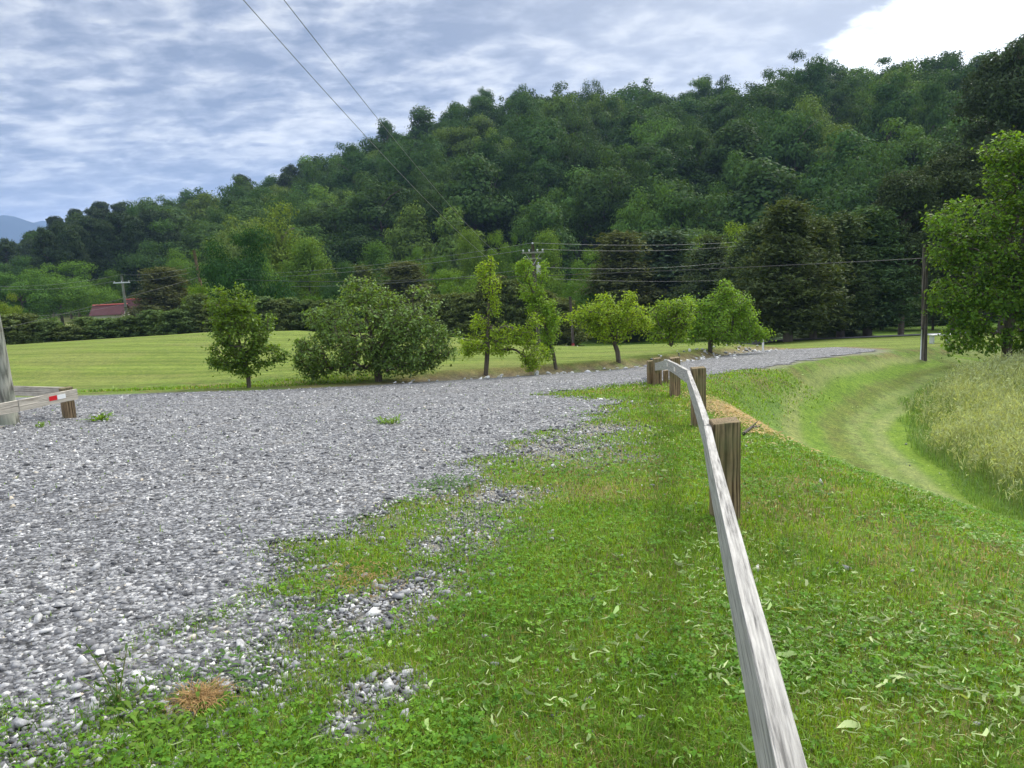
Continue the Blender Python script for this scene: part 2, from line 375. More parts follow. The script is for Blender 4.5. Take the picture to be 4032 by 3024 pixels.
def ground_color(x, y):
    n1 = vn(x, y, .35, 3); n2 = vn(x + 40, y, 1.6, 3); n3 = vn(x, y + 70, 5.0, 2)
    P = np.stack([x, y], 1)
    C = np.empty((len(x), 3))
    def put(w, c):
        nonlocal C
        w = np.asarray(w)[:, None]; C = C * (1 - w) + np.asarray(c) * w
    C[:] = (.13, .205, .04)
    put(smooth(.48, .70, n2) * .7, (.19, .165, .075)); put(smooth(.55, .75, n3) * .6, (.12, .09, .05))
    d = seg_dist(P, DRIVE, True); df = np.abs(seg_dist(P, FAR_O, False)); s = seg_dist(P, CREST, False)
    # mown lawn beyond the drive, with mower stripes
    lawn = smooth(22, 24.5, y) * (d < 0) * (s < -.5) * (1 - smooth(56, 62, y))
    yy = y + .10 * x + 1.2 * (vn(x, y, .05, 2) - .5) + .25 * (vn(x, y, .4, 2) - .5)
    st = .5 + .5 * np.sin(yy * 2 * math.pi / 1.25); st2 = .5 + .5 * np.sin(yy * 2 * math.pi / 3.9 + 1)
    lc = np.array((.140, .205, .038)) * (1 - st[:, None]) + np.array((.195, .25, .06)) * st[:, None]
    lc = lc * .92 * (.86 + .22 * st2[:, None]) * (.88 + .26 * n2[:, None])
    C = C * (1 - lawn[:, None]) + lc * lawn[:, None]
    put(lawn * smooth(.55, .75, n1) * .35, (.21, .22, .08))
    # bare earth lip above the edging stones
    lip = smooth(.0, .25, -d) * (1 - smooth(.55, 1.25, -d + .6 * (n3 - .5))) * (df < 3) * smooth(-9, -4, x) * smooth(20, 23, y) * (s < -1) * (1 - smooth(36, 39, y))
    put(.8 * lip * smooth(.25, .5, n2) , (.235, .185, .10)); put(lip * smooth(.45, .65, n3) * .8, (.13, .085, .045))
    # bank and the curved mown track below it
    bank = (s > .2) * (y < 60)
    sw = s + .5 * (n1 - .5)
    put(bank * smooth(.2, 1.0, s), (.135, .225, .05))
    put(bank * smooth(.48, .7, n2) * smooth(1, 2, s) * .6, (.24, .25, .11))
    u = seg_dist(P, TRACK, False) + .22 * (n1 - .5) + .12 * (n2 - .5)
    for a, b, c in ((-.45, 0, (.215, .26, .09)), (0, .55, (.145, .24, .035)), (.55, 1.1, (.145, .19, .045)), (1.1, 1.5, (.205, .265, .085)), (1.5, 1.7, (.165, .235, .06)), (1.7, 2.1, (.225, .275, .10)), (2.1, 2.7, (.15, .245, .03)), (2.7, 3.6, (.15, .195, .05)), (3.6, 12, (.17, .20, .07))):
        put(bank * smooth(a - .15, a + .15, u) * (1 - smooth(b - .15, b + .15, u)) * smooth(8.5, 14, y) * (1 - smooth(30, 42, y)) * (.8 + .2 * n2), c)
    put(bank * (u > 0) * (u < 3.6) * smooth(.58, .7, n3) * (.3 * (np.abs(u - .9) < .5)), (.09, .075, .045))
    # straw left on the crest, and worn spots
    for cx, cy, r, k in ((3.65, 12.2, .55, .95), (3.85, 14.0, .5, .9), (3.4, 10.6, .4, .8), (2.0, 3.2, .35, .6), (.75, 3.5, .3, .7), (1.15, 2.35, .35, .5)):
        put(.75 * k * (1 - smooth(.4, 1.0, np.hypot((x - cx) / r, (y - cy) / (r * 1.6)) + .8 * (n3 - .5))), (.36, .275, .13))
    put(smooth(.7, .9, n1) * (d < 0) * (y < 22) * (s < .5) * .4, (.19, .16, .07))
    # gravelly soil under the drive and its ragged margin
    put(np.where(y < 45, gravel_weight(x, y), 0) ** .8, (.285, .28, .265))
    # beyond the crest: rough grass, the pale hayfield, the forest floor
    put(smooth(48, 54, y) * (x > -4) * (s < -2), (.085, .16, .022)); put(smooth(58, 66, y), (.085, .16, .024)); put(smooth(58, 66, y) * smooth(.4, .6, n1), (.12, .20, .035))
    a, R, zr, Ft = hill_frame(x, y)
    put(smooth(115, 150, y) * (1 - smooth(-.34, -.25, a)), (.27, .30, .12))
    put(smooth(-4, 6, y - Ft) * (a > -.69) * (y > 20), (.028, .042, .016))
    put(smooth(330, 500, y), (.05, .09, .03))
    return np.clip(C, 0, 1)
def build_ground():
    ths = np.radians(np.concatenate([np.arange(-180, -52, 2.5), np.arange(-52, 52, .28), np.arange(52, 180, 2.5)]))
    nr = 760; rs = np.concatenate([[0.0], .7 * (420 / .7) ** np.linspace(0, 1, nr), np.geomspace(450, 6000, 26)])
    Rg, Tg = np.meshgrid(rs, ths, indexing='ij'); x = (Rg * np.sin(Tg)).ravel(); y = (Rg * np.cos(Tg)).ravel()
    z = H(x, y); far = smooth(420, 700, np.hypot(x, y)); z = z * (1 - far) + FLOOR * far
    nt_ = len(ths); i = np.arange(len(rs) - 1)[:, None] * nt_; j = np.arange(nt_)[None]; k = (j + 1) % nt_
    F = np.stack([i + j, i + nt_ + j, i + nt_ + k, i + k], -1).reshape(-1, 4)[:, ::-1]
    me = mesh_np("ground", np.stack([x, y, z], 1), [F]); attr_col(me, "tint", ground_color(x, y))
    me.polygons.foreach_set('use_smooth', np.ones(len(me.polygons), bool))
    m, nt = newmat("turf"); q = NT(nt); tc = q.n('ShaderNodeTexCoord'); o = tc.outputs['Object']
    at_ = q.n('ShaderNodeAttribute', attribute_name='tint')
    f1 = q.noise(o, 22, 5, .75); f2 = q.noise(o, 3.2, 5, .65); f3 = q.noise(q.mapping(o, (1, 1.6, 1)), 70, 3, .7)
    c = q.mix(1.0, at_.outputs['Color'], q.ramp(f1, [(.28, (.5, .5, .55)), (.5, (1, 1, 1)), (.72, (1.55, 1.45, 1.3))]), 'MULTIPLY')
    c = q.mix(1.0, c, q.ramp(f2, [(.3, (.78, .82, .85)), (.7, (1.22, 1.16, 1.1))]), 'MULTIPLY')
    c = q.mix(1.0, c, q.ramp(f3, [(.3, (.72, .72, .72)), (.7, (1.3, 1.3, 1.25))]), 'MULTIPLY')
    f4 = q.noise(o, 8.5, 6, .8); c = q.mix(1.0, c, q.ramp(f4, [(.3, (.62, .66, .66)), (.5, (1, 1, 1)), (.7, (1.4, 1.34, 1.25))]), 'MULTIPLY')
    hgt = q.math('ADD', q.math('MULTIPLY', f1, .6), q.math('MULTIPLY', f3, .4))
    q.out(q.principled(c, .95, q.bump(hgt, .7, .06), .1))
    tag(link("ground", me, m), "rolling grassy ground with mown lawn, bank and wooded hillside", "ground", kind='structure')
build_ground()

def build_drive():
    lo = np.array([-34, -6]); hi = np.array([22, 36]); h = .16
    xs = np.arange(lo[0], hi[0], h); ys = np.arange(lo[1], hi[1], h)
    X, Y = np.meshgrid(xs, ys, indexing='ij'); x = X.ravel(); y = Y.ravel()
    d = drive_sdf(x, y)
    eps = .02; gx = (drive_sdf(x + eps, y) - d) / eps; gy = (drive_sdf(x, y + eps) - d) / eps
    g = np.hypot(gx, gy) + 1e-6
    mv = (d < 0) & (d > -h * .75); st = np.clip(-d / g, -h * .6, h * .6)
    x = x + np.where(mv, st * gx / g, 0); y = y + np.where(mv, st * gy / g, 0)
    ok = (d > -h * .75).reshape(X.shape)
    n = len(ys); idx = np.arange(len(x)).reshape(X.shape)
    m4 = ok[:-1, :-1] & ok[1:, :-1] & ok[1:, 1:] & ok[:-1, 1:]
    F = np.stack([idx[:-1, :-1][m4], idx[1:, :-1][m4], idx[1:, 1:][m4], idx[:-1, 1:][m4]], -1)
    used = np.unique(F); mp = np.full(len(x), -1); mp[used] = np.arange(len(used)); F = mp[F]
    x = x[used]; y = y[used]; z = H(x, y) + .004 + .02 * smooth(0, .4, d[used]) + .012 * smooth(9, 22, y)
    me = mesh_np("gravel_drive", np.stack([x, y, z], 1), [F])
    me.polygons.foreach_set('use_smooth', np.ones(len(me.polygons), bool))
    m, nt = newmat("gravel_sheet"); q = NT(nt); tc = q.n('ShaderNodeTexCoord'); o = tc.outputs['Object']
    wob = q.n('ShaderNodeVectorMath', operation='ADD'); q.l(o, wob.inputs[0])
    nz = q.n('ShaderNodeTexNoise'); nz.inputs['Scale'].default_value = 30; q.l(o, nz.inputs['Vector'])
    sc = q.n('ShaderNodeVectorMath', operation='SCALE'); q.l(nz.outputs['Color'], sc.inputs[0]); sc.inputs['Scale'].default_value = .03; q.l(sc.outputs[0], wob.inputs[1])
    v = q.n('ShaderNodeTexVoronoi', feature='F1'); v.inputs['Scale'].default_value = 26; v.inputs['Randomness'].default_value = 1; q.l(wob.outputs[0], v.inputs['Vector'])
    v2 = q.n('ShaderNodeTexVoronoi', feature='F1'); v2.inputs['Scale'].default_value = 13; q.l(wob.outputs[0], v2.inputs['Vector'])
    sepc = q.n('ShaderNodeSeparateColor'); q.l(v.outputs['Color'], sepc.inputs[0])
    sep2 = q.n('ShaderNodeSeparateColor'); q.l(v2.outputs['Color'], sep2.inputs[0])
    val = q.math('ADD', q.math('MULTIPLY', sepc.outputs[0], .6), q.math('MULTIPLY', sep2.outputs[0], .4))
    c = q.ramp(val, [(.08, (.085, .087, .092)), (.38, (.20, .203, .215)), (.68, (.34, .345, .358)), (.92, (.62, .62, .62))])
    gap = q.maprange(v.outputs['Distance'], .45, .8, 1.0, .28)
    c = q.mix(1.0, c, gap, 'MULTIPLY')
    big = q.noise(q.mapping(o, (.25, .8, 1), (0, 0, -.25)), 1.0, 5, .65)
    c = q.mix(1.0, c, q.ramp(big, [(.3, (.80, .81, .84)), (.7, (1.14, 1.13, 1.1))]), 'MULTIPLY')
    soil = q.maprange(q.noise(o, 1.1, 6, .7), .58, .72, 0, .5)
    c = q.mix(soil, c, (.23, .205, .165))
    hh = q.math('SUBTRACT', q.math('MULTIPLY', sepc.outputs[1], .5), v.outputs['Distance'])
    q.out(q.principled(c, .8, q.bump(hh, 1.0, .035), .3))
    tag(link("gravel_drive", me, m), "grey crushed stone drive curving away to the right", "gravel drive", kind='structure')
build_drive()

# asphalt road glimpsed below the orchard
def build_road():
    xs = np.linspace(-30, 60, 181); yc = 53.5 + .05 * (xs - 4) ** 1 * .3
    V, n = [], 9
    for k, o in enumerate(np.linspace(-3.0, 3.0, n)):
        y = yc + o; V.append(np.stack([xs, y, H(xs, y) + .05], 1))
    V = np.stack(V, 1).reshape(-1, 3); i = np.arange(len(xs) - 1)[:, None] * n; j = np.arange(n - 1)[None]
    F = np.stack([i + j, i + n + j, i + n + j + 1, i + j + 1], -1).reshape(-1, 4)[:, ::-1]
    tag(link("road", mesh_np("road", V, [F]), flat_mat("asphalt", (.10, .10, .11), .9, .3, .2, 6)), "narrow asphalt road glimpsed below the orchard", "road", kind='structure')
build_road()

# ------------------------------------------------------------------ loose stones (stuff)
rng = np.random.default_rng(11)
def sector(n, r0, r1, p, half=50, seed=0):
    """n random ground points in a fan in front of the viewer, density ~ r^-p"""
    g = np.random.default_rng(seed); u = g.random(n)
    e = 2 - p
    r = (r0 ** e + u * (r1 ** e - r0 ** e)) ** (1 / e) if abs(e) > 1e-3 else r0 * (r1 / r0) ** u
    th = np.radians(g.uniform(-half, half, n)); return r * np.sin(th), r * np.cos(th), r
def stone_protos(k, seed, npts=9):
    g = np.random.default_rng(seed); out = []
    for i in range(k):
        bm = bmesh.new(); p = g.normal(size=(npts, 3)); p /= np.linalg.norm(p, axis=1, keepdims=True)
        p *= g.uniform(.78, 1.0, (npts, 1)); p *= np.array([1, g.uniform(.62, .95), g.uniform(.38, .68)])
        for v in p: bm.verts.new(v)
        bmesh.ops.convex_hull(bm, input=bm.verts)
        for v in [v for v in bm.verts if not v.link_faces]: bm.verts.remove(v)
        bmesh.ops.triangulate(bm, faces=bm.faces[:]); bm.verts.index_update()
        out.append((np.array([v.co[:] for v in bm.verts]), np.array([[v.index for v in f.verts] for f in bm.faces]))); bm.free()
    return out
def rotmats(n, g, tilt=.5):
    a = g.uniform(0, 2 * math.pi, n); b = g.normal(0, tilt, n); c = g.normal(0, tilt, n)
    ca, sa, cb, sb, cc, s_ = np.cos(a), np.sin(a), np.cos(b), np.sin(b), np.cos(c), np.sin(c); z = np.zeros(n); o = np.ones(n)
    Rz = np.stack([ca, -sa, z, sa, ca, z, z, z, o], -1).reshape(n, 3, 3); Rx = np.stack([o, z, z, z, cb, -sb, z, sb, cb], -1).reshape(n, 3, 3)
    Ry = np.stack([cc, z, s_, z, o, z, -s_, z, cc], -1).reshape(n, 3, 3); return Rz @ Rx @ Ry
def scatter(name, protos, pos, size, g, tilt=.5):
    Vs, Fs = [], []; off = 0; which = g.integers(0, len(protos), len(pos)); R = rotmats(len(pos), g, tilt)
    for k, (pv, pf) in enumerate(protos):
        m = which == k
        if not m.any(): continue
        V = np.einsum('nij,vj->nvi', R[m], pv) * size[m][:, None, None] + pos[m][:, None]; nv = len(pv); c = m.sum()
        Vs.append(V.reshape(-1, 3)); Fs.append((pf[None] + (np.arange(c) * nv)[:, None, None]).reshape(-1, 3) + off); off += c * nv
    return mesh_np(name, np.vstack(Vs), [np.vstack(Fs)])
def stone_mat(name, stops, rough=.75):
    m, nt = newmat(name); q = NT(nt); geo = q.n('ShaderNodeNewGeometry'); tc = q.n('ShaderNodeTexCoord')
    c = q.ramp(geo.outputs['Random Per Island'], stops); f = q.noise(tc.outputs['Object'], 60, 4, .6)
    c = q.mix(1.0, c, q.ramp(f, [(.3, (.75, .75, .77)), (.7, (1.22, 1.22, 1.2))]), 'MULTIPLY')
    f2 = q.noise(q.mapping(tc.outputs['Object'], (.35, .9, 1), (0, 0, -.3)), 1.0, 5, .65); c = q.mix(1.0, c, q.ramp(f2, [(.32, (.80, .80, .81)), (.68, (1.18, 1.17, 1.14))]), 'MULTIPLY')
    q.out(q.principled(c, rough, q.bump(f, .3, .01), .35)); return m
GRAVEL = stone_mat("crushed_limestone", [(0, (.09, .092, .098)), (.3, (.165, .168, .18)), (.6, (.285, .29, .305)), (.85, (.45, .455, .465)), (.97, (.72, .72, .72)), (1, (.5, .44, .34))])
def build_stones():
    pr = stone_protos(14, 3)
    g = np.random.default_rng(21)
    x, y, r = sector(250000, 1.9, 21, 1.75, 46, 22)
    keep = g.random(len(x)) < gravel_weight(x, y) ** .8 * 1.0 + .004
    x, y, r = x[keep], y[keep], r[keep]
    s = np.exp(g.normal(math.log(.0128), .42, len(x))) * np.maximum(1, (r / 6.5) ** .5); s = np.clip(s, .006, .055)
    z = H(x, y) + s * .25 + .012 * (drive_sdf(x, y) > 0) + .008 * g.random(len(x))
    me = scatter("loose_gravel", pr, np.stack([x, y, z], 1), s, g, .45)
    tag(link("loose_gravel", me, GRAVEL), "loose grey crushed stone lying over the drive", "gravel", kind='stuff')
build_stones()

# ------------------------------------------------------------------ grass (stuff)
def blades(name, x, y, h, w, g, lean=.5, base=0.0):
    n = len(x); z = H(x, y) + base
    a = g.uniform(0, 2 * math.pi, n); ln = np.abs(g.normal(0, lean, n)); b = a + g.normal(0, .8, n)
    side = np.stack([np.cos(a + 1.57), np.sin(a + 1.57), np.zeros(n)], 1) * (w / 2)[:, None]
    d = np.stack([np.cos(b), np.sin(b)], 1)
    p0 = np.stack([x, y, z], 1); p1 = p0.copy(); p2 = p0.copy()
    p1[:, :2] += d * (h * ln * .35)[:, None]; p1[:, 2] += h * .6
    p2[:, :2] += d * (h * ln * 1.1)[:, None]; p2[:, 2] += h * np.clip(1 - .35 * ln, .35, 1)
    V = np.stack([p0 - side, p0 + side, p1 + side * .8, p1 - side * .8, p2], 1).reshape(-1, 3)
    k = np.arange(n)[:, None] * 5
    return mesh_np(name, V, [k + np.array([[0, 1, 2, 3]]), k + np.array([[3, 2, 4]])])
def flat_leaves(P, size, g, tilt=.5, aspect=.5):
    """n folded rhombus leaves lying roughly level"""
    n = len(P); a = g.uniform(0, 2 * math.pi, n); ti = g.normal(0, tilt, (n, 2))
    d = np.stack([np.cos(a), np.sin(a), ti[:, 0]], 1); s = np.stack([-np.sin(a), np.cos(a), ti[:, 1]], 1)
    asp = np.broadcast_to(np.asarray(aspect, float), (n,))
    L = size[:, None]; W = (size * asp)[:, None] / 2; up = np.array([0, 0, 1.0]) * L * .12
    V = np.stack([P - d * L * .5, P + s * W + up, P + d * L * .5, P - s * W + up], 1).reshape(-1, 3)
    return V, np.arange(n * 4).reshape(n, 4)
def bent_strips(P, L, W, g, lift=.25):
    n = len(P); a = g.uniform(0, 6.28, n); k = g.normal(0, 1.1, n); t = np.linspace(-.5, .5, 5)
    d = np.stack([np.cos(a), np.sin(a)], 1); s = np.stack([-np.sin(a), np.cos(a)], 1); prof = np.array([.45, .9, 1.0, .75, .12]); tw = g.normal(0, .8, (n, 2))
    Vs = []
    for i, ti in enumerate(t):
        c = P.copy(); c[:, :2] += d * (L * ti)[:, None] + s * (L * k * (ti * ti - .08))[:, None]; c[:, 2] += L * lift * g.normal(0, .22, n)
        o = s * (W * prof[i] / 2)[:, None]; z = W * .5 * np.sin(tw[:, 0] + tw[:, 1] * ti * 2) * prof[i]
        Vs += [np.column_stack([c[:, :2] - o, c[:, 2] - z]), np.column_stack([c[:, :2] + o, c[:, 2] + z])]
    V = np.stack(Vs, 1).reshape(-1, 3); b = np.arange(n)[:, None] * 10
    return V, np.vstack([b + np.array([[2 * i, 2 * i + 1, 2 * i + 3, 2 * i + 2]]) for i in range(4)])
GRASS = leaf_mat("short_grass", (.14, .28, .024), .45, .35, .45, .4, (.255, .36, .06), patch=1.7)
CLOVER = leaf_mat("clover_leaf", (.10, .255, .022), .35, .35, .45, .45, patch=2.2)
CLIP = leaf_mat("cut_clippings", (.24, .36, .12), .5, .2, .6, .4, (.56, .57, .33))
DRY = leaf_mat("dry_thatch", (.33, .265, .12), .45, .2, .8, .2, (.52, .44, .24))
def build_grass():
    g = np.random.default_rng(31)
    x, y, r = sector(460000, 1.7, 24, 1.95, 50, 32)
    w = gravel_weight(x, y); s = seg_dist(np.stack([x, y], 1), CREST, False)
    n1 = vn(x, y, 1.3, 3); n2 = vn(x + 31, y + 5, .6, 3)
    pg = np.clip((1 - w) ** .9 + .35 * smooth(.52, .72, n1) * (1 - smooth(.75, 1.0, w)) + .012, 0, 1)
    df_ = np.abs(seg_dist(np.stack([x, y], 1), FAR_O, False)); pg = pg * (1 - .45 * smooth(.55, .75, n2)) * (y < 23.5) * (df_ > 1.5)
    keep = (g.random(len(x)) < pg) & (g.random(len(x)) < np.where(y < 9, 1 - smooth(9, 11, s), 1 - smooth(.3, 1.8, s)))
    keep &= ~((np.hypot((x - 3.65) / .5, (y - 12.4) / 2.0) < 1) & (g.random(len(x)) < .7))
    x, y, r, n1, n2 = x[keep], y[keep], r[keep], n1[keep], n2[keep]
    dry = g.random(len(x)) < .13 + .30 * smooth(.52, .75, n2)
    for nm, m, mat, lab in (("grass", ~dry, GRASS, "short green mown grass beside the drive and rail"), ("dry_grass", dry, DRY, "brown dead grass thatch among the green")):
        xx, yy, rr = x[m], y[m], r[m]
        h = g.uniform(.028, .065, len(xx)) * (1 if nm == "grass" else .7) * np.maximum(1, (rr / 9) ** .35); wd = .0035 * np.maximum(1, rr / 3.2) * g.uniform(.7, 1.4, len(xx))
        tag(link(nm, blades(nm, xx, yy, h, wd, g, .8), mat), lab, "grass", kind='stuff')
    # clover and broad weed leaves
    x, y, r = sector(90000, 1.7, 16, 1.9, 46, 33); w = gravel_weight(x, y); n3 = vn(x + 9, y + 77, .9, 3); s_ = seg_dist(np.stack([x, y], 1), CREST, False)
    keep = (s_ < 1.5 + 6 * (y < 9)) & (g.random(len(x)) < (1 - w) * (.10 + .7 * smooth(.44, .64, n3))) | ((w > .4) & (g.random(len(x)) < .12 * smooth(.6, .75, n3) * (1 - smooth(.7, 1, w))))
    x, y, r = x[keep], y[keep], r[keep]; n = len(x); sz = np.clip(np.exp(g.normal(math.log(.0135), .33, n)), .007, .026) * np.maximum(1, (r / 5) ** .5)
    P = np.stack([x, y, H(x, y) + g.uniform(.018, .055, n)], 1); Vs, Fs = [], []
    a0 = g.uniform(0, 6.28, n)
    for k in range(3):
        a = a0 + k * 2.094; Q = P.copy(); Q[:, 0] += np.cos(a) * sz * .5; Q[:, 1] += np.sin(a) * sz * .5
        V, F = flat_leaves(Q, sz, g, .35, .85); Vs.append(V); Fs.append(F + k * n * 4)
    tag(link("clover", mesh_np("clover", np.vstack(Vs), [np.vstack(Fs)]), CLOVER), "green clover and low weeds mixed into the turf", "clover", kind='stuff')
    # pale clippings and cut leaves strewn by the mower
    x, y, r = sector(60000, 1.7, 26, 1.75, 46, 34); w = gravel_weight(x, y); s = seg_dist(np.stack([x, y], 1), CREST, False)
    n4 = vn(x * 1.0 + 3, y + 21, .75, 3); lane = smooth(.45, .68, n4)
    keep = g.random(len(x)) < (1 - w) ** 2 * (.14 + .75 * lane) * np.where(x > .4 + .12 * y, 1.0, .28) * (s < np.where(y < 11, 10, 5.5)) * np.where((y > 11) & (s > 1), .45, 1)
    x, y, r = x[keep], y[keep], r[keep]; n = len(x)
    L = np.exp(g.normal(math.log(.024), .5, n)) * np.maximum(1, (r / 7) ** .5); L = np.clip(L, .01, .075)
    P = np.stack([x, y, H(x, y) + g.uniform(.03, .06, n)], 1)
    V, F = bent_strips(P, L * 1.25, L * g.choice([.06, .08, .11, .16, .28], n), g)
    tag(link("grass_clippings", mesh_np("grass_clippings", V, [F]), CLIP), "pale cut clippings and leaf scraps strewn on the mown turf", "clippings", kind='stuff')
    # straw on the crest
    n = 2000; c = g.choice(3, n, p=[.55, .25, .2]); ctr = np.array([(3.62, 12.2), (3.8, 14.0), (3.35, 10.6)])[c]
    x = ctr[:, 0] + g.normal(0, .26, n); y = ctr[:, 1] + g.normal(0, .85, n); L = g.uniform(.05, .16, n)
    V, F = flat_leaves(np.stack([x, y, H(x, y) + g.uniform(.025, .06, n)], 1), L, g, .2, .14)
    tag(link("straw", mesh_np("straw", V, [F]), leaf_mat("straw_stalk", (.38, .31, .16), .3, .15, .7, .3)), "tan dry straw lying along the crest of the bank", "straw", kind='stuff')
build_grass()

def build_tall_grass():
    g = np.random.default_rng(41); n = 190000
    x = g.uniform(6, 40, n * 3); y = g.uniform(4, 34, n * 3)
    d = seg_dist(np.stack([x, y], 1), TALL, True); dist = np.hypot(x, y)
    edge = d + .9 * (vn(x, y, .7, 3) - .5)
    keep = (edge > -.12) & (g.random(len(x)) < np.clip((13 / dist) ** 1.5, .10, 1)) & (np.abs(x) < y * .82 + 2)
    x, y, d, dist, edge = x[keep][:n], y[keep][:n], d[keep][:n], dist[keep][:n], edge[keep][:n]
    nn = vn(x, y, .55, 3); n5 = vn(x + 50, y, 1.6, 2)
    hb = (.30 + .55 * smooth(-.1, 1.5, edge)) * (.45 + .75 * nn + .35 * n5)
    green = g.random(len(x)) < np.clip(1.0 - .72 * smooth(.0, .9, edge) + .5 * smooth(.55, .7, n5), .2, 1); wd = .0045 * np.maximum(1, dist / 13)
    G = leaf_mat("tall_green_blade", (.12, .235, .05), .4, .35, .5, .3, (.21, .31, .10)); S = leaf_mat("tall_straw_stalk", (.28, .36, .16), .35, .3, .7, .25, (.39, .42, .23))
    m = green; me = blades("tall_grass", x[m], y[m], hb[m] * g.uniform(.5, .95, m.sum()), wd[m] * 1.5, g, .85)
    tag(link("tall_grass", me, G), "long green blades at the foot of the unmown grass", "tall grass", kind='stuff')
    m = ~green; xs, ys, hs = x[m], y[m], hb[m] * g.uniform(.75, 1.25, m.sum()); ns = len(xs)
    stems = blades("s", xs, ys, hs, wd[m] * .8, g, .4)
    z = H(xs, ys) + hs * .85; Vs, Fs = [], []; off = 0                # feathery seed heads hung round each stalk top
    for k in range(6):
        P = np.stack([xs + g.normal(0, .05, ns), ys + g.normal(0, .05, ns), z + g.uniform(-.16, .12, ns)], 1)
        V, F = flat_leaves(P, g.uniform(.04, .11, ns) * np.maximum(1, dist[m] / 24), g, 1.3, .15); Vs.append(V); Fs.append(F + off); off += len(V)
    tag(link("seed_heads", mesh_np("seed_heads", np.vstack(Vs), [np.vstack(Fs)]), leaf_mat("seed_head", (.35, .42, .22), .45, .3, .8, .2, (.50, .52, .33))), "pale feathery seed heads over the unmown grass", "seed heads", kind='stuff')
    tag(link("tall_grass_stalks", stems, S), "straw coloured stalks of the unmown hay grass", "tall grass", kind='stuff')
build_tall_grass()

# ------------------------------------------------------------------ trees
def leaf_cards(P, Nrm, size, g, jit=.6, aspect=.6, droop=0.0, fold=.12):
    n = len(P); N_ = Nrm + g.normal(0, jit, (n, 3)); N_ /= np.linalg.norm(N_, axis=1, keepdims=True) + 1e-9
    t = g.normal(size=(n, 3)); t[:, 2] -= droop; t -= (t * N_).sum(1, keepdims=True) * N_; t /= np.linalg.norm(t, axis=1, keepdims=True) + 1e-9
    s = np.cross(N_, t); L = np.broadcast_to(size, (n,))[:, None]; W = L * aspect / 2
    V = np.stack([P - t * L * .5, P + s * W + N_ * L * fold, P + t * L * .5, P - s * W + N_ * L * fold], 1).reshape(-1, 3)
    return V, np.arange(4 * n).reshape(n, 4)
BARK = bark_mat("grey_brown_bark", (.06, .048, .036), (.17, .145, .115))
BARKR = bark_mat("reddish_bark", (.11, .085, .066), (.28, .23, .19))
LF_FOREST = leaf_mat("forest_leaf", (.056, .116, .029), .35, .25, .6, .2, (.085, .15, .033))
LF_PINE = leaf_mat("pine_needle", (.058, .090, .040), .35, .12, .55, .25, (.06, .085, .035))
LF_CEDAR = leaf_mat("cedar_spray", (.078, .118, .052), .4, .2, .6, .2, (.11, .145, .065))

def proto_trunk(g, hgt, r, limbs=6, spread=.3, clear=.3):
    pts = np.array([[0, 0, -.03], [g.normal(0, .008), g.normal(0, .008), hgt * .4], [g.normal(0, .02), g.normal(0, .02), hgt]])
    P = np.stack([np.interp(np.linspace(0, 1, 8), [0, .45, 1], pts[:, k]) for k in range(3)], 1)
    paths = [(P, np.linspace(r, r * .25, 8) * np.concatenate([[1.35], np.ones(7)]))]
    for k in range(limbs):
        t = g.uniform(clear, .95); b = np.array([np.interp(t, np.linspace(0, 1, 8), P[:, i]) for i in range(3)]); a = g.uniform(0, 6.28); L = spread * g.uniform(.6, 1.1)
        e = b + np.array([math.cos(a) * L, math.sin(a) * L, L * g.uniform(.25, .8)]); m = (b + e) / 2 + np.array([0, 0, L * .12])
        paths.append((np.array([b, m, e]), np.array([r * .45, r * .3, r * .12])))
    return paths
def broad_proto(seed, leaf, ncl, per, wid=.37, zc=.56, hh=.46, upright=0.0):
    g = np.random.default_rng(seed)
    c = g.normal(size=(ncl * 3, 3)); c /= np.linalg.norm(c, axis=1, keepdims=True); c = c[c[:, 2] > -.75][:ncl]
    rad = g.uniform(.62, 1.05, (len(c), 1)); lump = 1 + .34 * np.sin(g.integers(2, 5) * np.arctan2(c[:, 1], c[:, 0]) + g.uniform(0, 6))[:, None]
    ctr = c * rad * np.array([wid, wid, hh]) * lump; ctr[:, :2] *= (1 - upright * np.clip(ctr[:, 2:] / hh, -.3, 1)); ctr[:, 2] += zc
    top = ctr[:, 2].max(); cr = g.uniform(.07, .15, len(c))
    Ps, Ns = [], []
    for k in range(len(c)):
        n = int(per * (cr[k] / .11) ** 2); v = g.normal(size=(n, 3)); v[:, 2] = v[:, 2] * .8 + .25; v /= np.linalg.norm(v, axis=1, keepdims=True)
        rr = cr[k] * (g.random((n, 1)) ** .28) * np.array([1.15, 1.15, .85]); Ps.append(ctr[k] + v * rr * (1 + .16 * g.normal(size=(n, 1)))); Ns.append(v * 1.2 + c[k] * .4 + np.array([0, 0, .2]))
    P = np.vstack(Ps); Nn = np.vstack(Ns); P[:, 2] *= 1.0 / (np.percentile(P[:, 2], 99.7))
    V, F = leaf_cards(P, Nn, g.uniform(leaf * .6, leaf * 1.3, len(P)), g, .5, .62)
    return mesh_np("crown", V, [F]), mesh_np("trunk", *(lambda t: (t[0], [t[1]]))(tube_np(proto_trunk(g, .78, .022, 8, .26), 6)))
